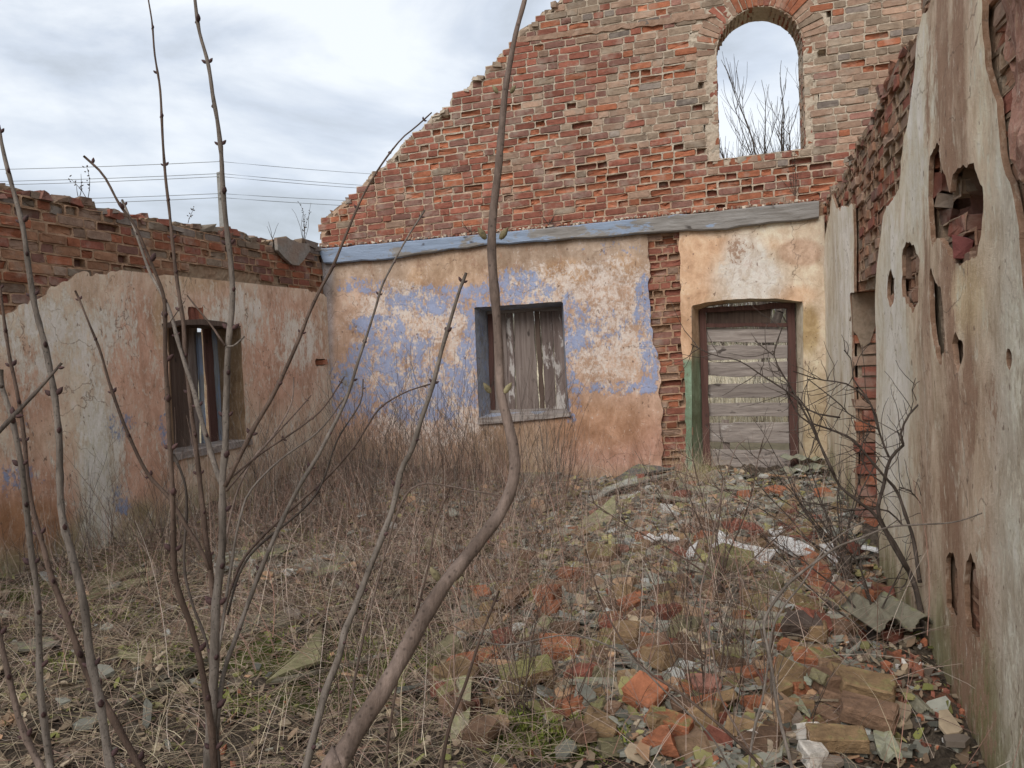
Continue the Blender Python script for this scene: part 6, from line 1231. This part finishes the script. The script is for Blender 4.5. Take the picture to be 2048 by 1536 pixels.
# bent pale shoots lower right
f4 = foot(1570, 1536, 2.2); sh5 = empty('arching_shoots', f4, 'pair of pale shoots arching right across the rubble to the right wall', 'shrub')
stem(sh5, [(1964, 1026), (1925, 1040), (1884, 1047), (1786, 1052), (1730, 1073), (1674, 1094), (1629, 1126), (1580, 1164), (1545, 1209), (1528, 1244), (1533, 1279), (1540, 1314), (1549, 1377), (1559, 1436), (1577, 1506), (1590, 1560)], (4, 6, 7, 9, 10, 11, 12), 2.6, 2.3, BARK_G, None, 120, .5, 70, f4, grow=1.05)
stem(sh5, [(1730, 1042), (1681, 1070), (1640, 1110), (1605, 1167), (1570, 1209), (1545, 1258), (1535, 1332), (1524, 1401), (1507, 1464), (1495, 1560)], (4, 6, 8, 9), 2.7, 2.3, BARK_G, None, 120, .5, 71, f4, grow=1.05)
stem(sh5, [(1490, 880), (1470, 900), (1440, 1000), (1420, 1100), (1400, 1200), (1425, 1300), (1440, 1390), (1500, 1500)], (3, 5, 6, 7), 3.2, 2.6, BARK_P, None, 120, .5, 72, None, grow=1.05)
stem(sh5, [(1170, 1100), (1210, 1220), (1280, 1330), (1350, 1380), (1430, 1440), (1520, 1530), (1540, 1570)], (4, 6, 9, 11), 2.4, 2.2, BARK_B, None, 120, .5, 73, None, grow=1.05)
stem(sh5, [(905, 1250), (1000, 1290), (1140, 1270), (1250, 1310), (1350, 1400), (1420, 1470), (1470, 1560)], (3, 5, 6, 6), 2.4, 2.2, BARK_G, None, 120, .5, 74, None, grow=1.05)
# ---- shrub against the right wall: traced limbs plus fine twigs
f5 = gpx(1850, 1278); d5 = float(np.dot(f5 - CAM, CF)); sh6 = empty('bare_shrub', f5, 'dark forking bare shrub leaning from the foot of the right wall', 'shrub')
TR = [([(1875, 760), (1848, 798), (1821, 825), (1802, 863), (1806, 890)], (4, 6, 8)), ([(1807, 890), (1799, 896), (1778, 923), (1767, 972), (1756, 1027), (1790, 1090), (1827, 1163), (1839, 1209), (1852, 1280)], (9, 10, 12, 14, 18, 22)), ([(1688, 700), (1704, 722), (1707, 760), (1739, 803), (1756, 858), (1778, 915)], (3, 5, 7)),
      ([(1571, 782), (1603, 836), (1658, 858), (1707, 880), (1739, 918), (1772, 956), (1794, 983), (1810, 1027), (1827, 1081), (1840, 1165)], (4, 6, 8, 9, 11, 13)), ([(1582, 782), (1609, 809), (1631, 863), (1652, 918), (1680, 972), (1718, 1005), (1750, 1030), (1786, 1094), (1815, 1140)], (4, 6, 8, 10, 12)),
      ([(1614, 757), (1680, 809), (1700, 830), (1739, 850), (1756, 858)], (3, 4, 5)), ([(1565, 655), (1548, 706), (1565, 750), (1583, 776), (1612, 830), (1640, 890), (1670, 950)], (3, 5, 7, 8)), ([(1510, 681), (1546, 710)], (3, 4)), ([(1382, 688), (1426, 710), (1477, 721), (1528, 754), (1579, 786), (1623, 823), (1680, 835)], (3, 4, 5, 6)),
      ([(1586, 743), (1637, 759), (1703, 772), (1747, 819), (1760, 870)], (3, 5, 6)), ([(1860, 958), (1863, 990), (1858, 1030), (1840, 1005), (1818, 980), (1800, 975)], (3, 3, 4)), ([(1745, 855), (1720, 900), (1735, 940), (1765, 965)], (3, 4, 5)), ([(1800, 1180), (1815, 1160), (1780, 1157), (1755, 1165)], (4, 3, 3)), ([(1805, 1050), (1770, 1020), (1700, 1020), (1650, 1010), (1580, 1000)], (6, 5, 4, 3))]
for k, (pts, wp) in enumerate(TR): stem(sh6, pts, wp, d5 * (1.02 if k else 1.0), d5, BARK_D, None, 70, 1, 80 + k, None, 'limb', 1.10, 7)
R_ = random.Random(21); T = Tubes()
for k, (pts, wp) in enumerate(TR):
    for q in range(len(pts) * 2):
        i0 = R_.randrange(len(pts) - 1); t_ = R_.random(); a = pts[i0][0] * (1 - t_) + pts[i0 + 1][0] * t_; b = pts[i0][1] * (1 - t_) + pts[i0 + 1][1] * t_
        if b > 1100: continue
        p = Vector(at(a, b, d5 * 1.01)); an = R_.uniform(1.2, 4.2); dd = Vector(CR) * math.cos(an) + Vector(CU) * math.sin(an) + Vector(CF) * R_.uniform(-.6, .6); L1 = R_.uniform(.05, .30); pp = [p]
        for z in range(5): dd = (dd.normalized() + Vector((R_.gauss(0, .22), R_.gauss(0, .22), R_.gauss(.06, .2)))).normalized(); pp.append(pp[-1] + dd * L1 / 5)
        T.tube(pp, np.linspace(.0022, .0010, 6), 4)
link('twigs', T.mesh('twigs', BARK_D), sh6)
# stump with a fan of shoots left of it
def fan(base, n, H, r0, seed, label, wst, az0=2.6, mat=BARK_D):
    sh = empty('stump_shrub', base, label, 'shrub'); T = Tubes(); R_ = random.Random(seed); b = Vector(base)
    T.tube([b + Vector((0, 0, -.05)), b + Vector((.004, 0, .05)), b + Vector((.0, .006, .13)), b + Vector((-.006, .0, .17))], [wst * 1.15, wst, wst * 1.05, wst * .8], 9); link('stump', T.mesh('stump', BARK_D), sh); T = Tubes()
    for k in range(n):
        a = az0 + R_.gauss(0, .9); d = Vector((math.cos(a) * .8, math.sin(a) * .5, R_.uniform(.35, 1.3))).normalized(); p = b + Vector((R_.gauss(0, .012), R_.gauss(0, .012), R_.uniform(.06, .16))); h = H * R_.uniform(.5, 1.15); pts = [p]
        for z in range(8): d = (d + Vector((R_.gauss(0, .10), R_.gauss(0, .10), R_.gauss(.01, .08)))).normalized(); p = p + d * h / 8; pts.append(p)
        T.tube(catmull(pts, 2), np.linspace(.0062, .0016, 17), 5)
        for z in range(3, 8):
            for _ in range(2):
                dd = (d + Vector((R_.gauss(0, .7), R_.gauss(0, .7), R_.gauss(.1, .5)))).normalized(); pp = [pts[z]]; L1 = R_.uniform(.06, .28)
                for _2 in range(4): dd = (dd + Vector((R_.gauss(0, .2), R_.gauss(0, .2), R_.gauss(.05, .15)))).normalized(); pp.append(pp[-1] + dd * L1 / 4)
                T.tube(pp, np.linspace(.0022, .0010, 5), 3)
    link('shoots', T.mesh('shoots', mat), sh)
fan(gpx(1694, 1168), 15, 1.15, .0, 5, 'mossy dark stump with a fan of thin shoots in front of the right doorway', .032)
fan(gpx(1745, 1290), 5, .8, .0, 6, 'short dark stump with few shoots between bricks near the right wall', .028, 2.2)
fan(gpx(1440, 1215), 8, .9, .0, 7, 'low bush of thin brown shoots standing before the plank door', .012, 1.7, BARK_B)

finish_buds()
# weeds on the wall tops -----------------------------------------------------------
def weed(p, H, n, seed, label, group=None, mat=BARK_D, tilt=.4):
    R_ = random.Random(seed); T = Tubes(); b = Vector(p)
    for k in range(n):
        a = R_.uniform(0, 6.28); d = Vector((math.cos(a) * tilt, math.sin(a) * tilt, 1)).normalized(); q = b.copy(); pts = [q]; h = H * R_.uniform(.5, 1)
        for z in range(5): d = (d + Vector((R_.gauss(0, .12), R_.gauss(0, .12), 0))).normalized(); q = q + d * h / 5; pts.append(q)
        T.tube(pts, np.linspace(.004, .0018, 6), 3)
        if k < 3 and H > .25:
            for z in range(2, 6):
                for _ in range(3): T.bud(pts[z] + Vector((R_.gauss(0, .008), R_.gauss(0, .008), R_.gauss(0, .02))), (R_.gauss(0, 1), R_.gauss(0, 1), .6), .022, .005)
    o = link('wall_weed', T.mesh('wall_weed', mat)); me = o.data; me.transform(Matrix.Translation(-b)); o.location = b; tag(o, label, 'weed', group)
TOPL = lambda px: LW.P(px, np.interp(px, [q[0] for q in lt_px], [q[1] for q in lt_px]) + 3, .12)
weed(TOPL(158), .22, 2, 1, 'short curled dry weed on the left wall top'); weed(TOPL(175), .30, 2, 2, 'taller seed-headed weed on the left wall top'); weed(TOPL(608), .55, 6, 3, 'clump of tall dry weeds on the wall top at the left corner', tilt=.25); weed(TOPL(376), .30, 1, 4, 'thin dry stalk on the left wall top behind the central shoots')
weed(TOPL(545), .22, 3, 6, 'short stalks on the left wall top before the render slab')
weed(BW.P(942, 468, .02), .22, 7, 7, 'small dry tuft on the beam left of the thick branch', tilt=.9); weed(BW.P(1098, 450, .02), .24, 8, 8, 'small dry tuft on the beam right of the thick branch', tilt=.8); weed(BW.P(1590, 392, .02), .55, 6, 9, 'thin reddish shrub on the ledge below the arched opening', mat=BARK_B, tilt=.5)

# ================================================================== BEYOND THE WALLS
def tree(base, H, r0, seed, label, levels=5, lean=(0, 0), first=.16, parent_name='bare_tree', spread=.55):
    root = empty(parent_name, base, label, 'tree'); R_ = random.Random(seed); T = Tubes(); C_ = Tubes(); b = Vector(base)
    def grow(p, d, L1, r, lv):
        pts = [p]; n = 5
        for z in range(n): d = (d + Vector((R_.gauss(0, .10), R_.gauss(0, .10), R_.gauss(.07, .06)))).normalized(); p = p + d * L1 / n; pts.append(p)
        (T if lv == levels else C_).tube(pts, np.linspace(r, r * .62, n + 1), 7 if lv > 2 else 4 if lv > 1 else 3, cap=False)
        if lv <= 0: return
        for k in range(R_.choice((3, 4, 4)) if lv > 1 else 5):
            i0 = R_.randrange(2, n + 1) if k else n; a = R_.uniform(0, 6.28); s_ = spread * R_.uniform(.5, 1.4) if k else .2
            dd = (d + Vector((math.cos(a) * s_, math.sin(a) * s_, R_.uniform(-.1, .3)))).normalized(); grow(pts[i0], dd, L1 * R_.uniform(.55, .86), r * R_.uniform(.38, .55) if k else r * .6, lv - 1)
    grow(b, Vector((lean[0], lean[1], 1)).normalized(), H * first, r0, levels); link('trunk', T.mesh('trunk', BARK_D), root); link('crown', C_.mesh('crown', BARK_D), root); return root
tp = at(1513, 760, 15.5); tree((tp[0], tp[1], -.22), 8.3, .14, 3, 'bare fruit tree behind the gable, seen through the arched opening', 5, (0, 0), .28)
tp = at(1545, 760, 17); tree((tp[0], tp[1], -.22), 7.6, .10, 27, 'slim bare tree just right of the fruit tree behind the gable', 5, (0, 0), .28)
tp = at(1590, 700, 19); tree((tp[0], tp[1], -.22), 6.4, .10, 14, 'second bare tree at the right edge of the arched opening', 5, (.05, 0), .25)
tp = at(1440, 700, 22); tree((tp[0], tp[1], -.22), 6.6, .10, 9, 'bare tree standing farther off behind the left side of the arch', 5, (0, 0), .26)
r = np.random.default_rng(90); n = 14000; y = r.uniform(12, 30, n); x = r.uniform(-4.5, 4.5, n) * y / 16; L1 = r.uniform(.5, 1.35, n)
V, F, c = strands(x, y, np.full(n, -.22), L1, r.uniform(0, .3, n), r.uniform(.004, .009, n), pick(r, n, [(.78, .70, .54), (.60, .52, .38), (.82, .75, .60)], [3, 3, 2]), 91, 3, .3); o = link('reeds', mesh_np('reeds', V, [F], GRASS, c)); tag(o, kind='stuff')
n = 15000; y = r.uniform(31, 37, n); x = r.uniform(-12, 12, n); V, F, c = strands(x, y, np.full(n, -.2), r.uniform(1.2, 4.9, n), r.uniform(-.2, .5, n), r.uniform(.008, .022, n), pick(r, n, [(.16, .13, .10), (.24, .20, .16), (.20, .22, .12), (.33, .31, .26)], [3, 3, 1, 1.5]), 92, 4, .4)
o = link('hedge', mesh_np('hedge', V, [F], GRASS, c)); tag(o, kind='stuff')
# power line ------------------------------------------------------------------------
CONC, ct, cb = mat_new('pole_concrete'); cco = objco(ct); ct.links.new(mixc(ct, ramp(ct, noise(ct, cco, 8, 6, .6), .3, .7), (.19, .18, .165), (.27, .26, .245)), cb.inputs['Base Color'])
WIRE, _t, wb_ = mat_new('wire'); wb_.inputs['Base Color'].default_value = (.17, .18, .18, 1)
PD = 30.0; pt = at(441, 345, PD); pole = empty('utility_pole', (pt[0], pt[1], -.22), 'grey concrete utility pole behind the left wall carrying wires', 'pole')
V = []; H = pt[2] + .22
for z, wd in ((0, .16), (H, .115)):
    for a, b in ((-1, -1), (-.5, -1.15), (.5, -1.15), (1, -1), (1, 1), (-1, 1)): V.append((pt[0] + a * wd, pt[1] + b * wd * .8, -.22 + z))
i = np.arange(6); j = (i + 1) % 6; link('post', mesh_np('post', V, [np.stack([i, j, j + 6, i + 6], -1), np.array([[6, 7, 8, 9, 10, 11]])], CONC), pole)
T = Tubes()
for yy in (325, 348, 357, 387, 398): T.bud(at(441, yy, PD - .1), (0, 0, 1), .14, .05)
link('insulators', T.mesh('insulators', CONC), pole)
for (ya, ym, yb_) , lb in (((326, 323, 341), 'topmost overhead wire'), ((350, 347, 365), 'second overhead wire from the top'), ((357, 353, 371), 'third overhead wire, close under the second'), ((388, 387, 395), 'fourth overhead wire from the top'), ((399, 395, 406), 'lowest overhead wire')):
    T = Tubes(); P = []
    la, lm, lr = at(-700, ya + (ya - ym) * 1.5 + 4, 34), at(441, ym, PD - .12), at(1100, yb_ + (yb_ - ym) * .9, 52)
    for s0, s1_ in ((la, lm), (lm, lr)):
        for k in range(13): t_ = k / 12; q = s0 * (1 - t_) + s1_ * t_; q = q - np.array([0, 0, .25 * 4 * t_ * (1 - t_)]); P.append(q)
    del P[13]; T.tube(P, .011, 4); o = link('overhead_wire', T.mesh('overhead_wire', WIRE)); tag(o, lb + ' crossing the sky behind the left wall', 'wire', 'overhead wires')
    me = o.data; q = Vector([float(v_) for v_ in lm]); me.transform(Matrix.Translation(-q)); o.location = q
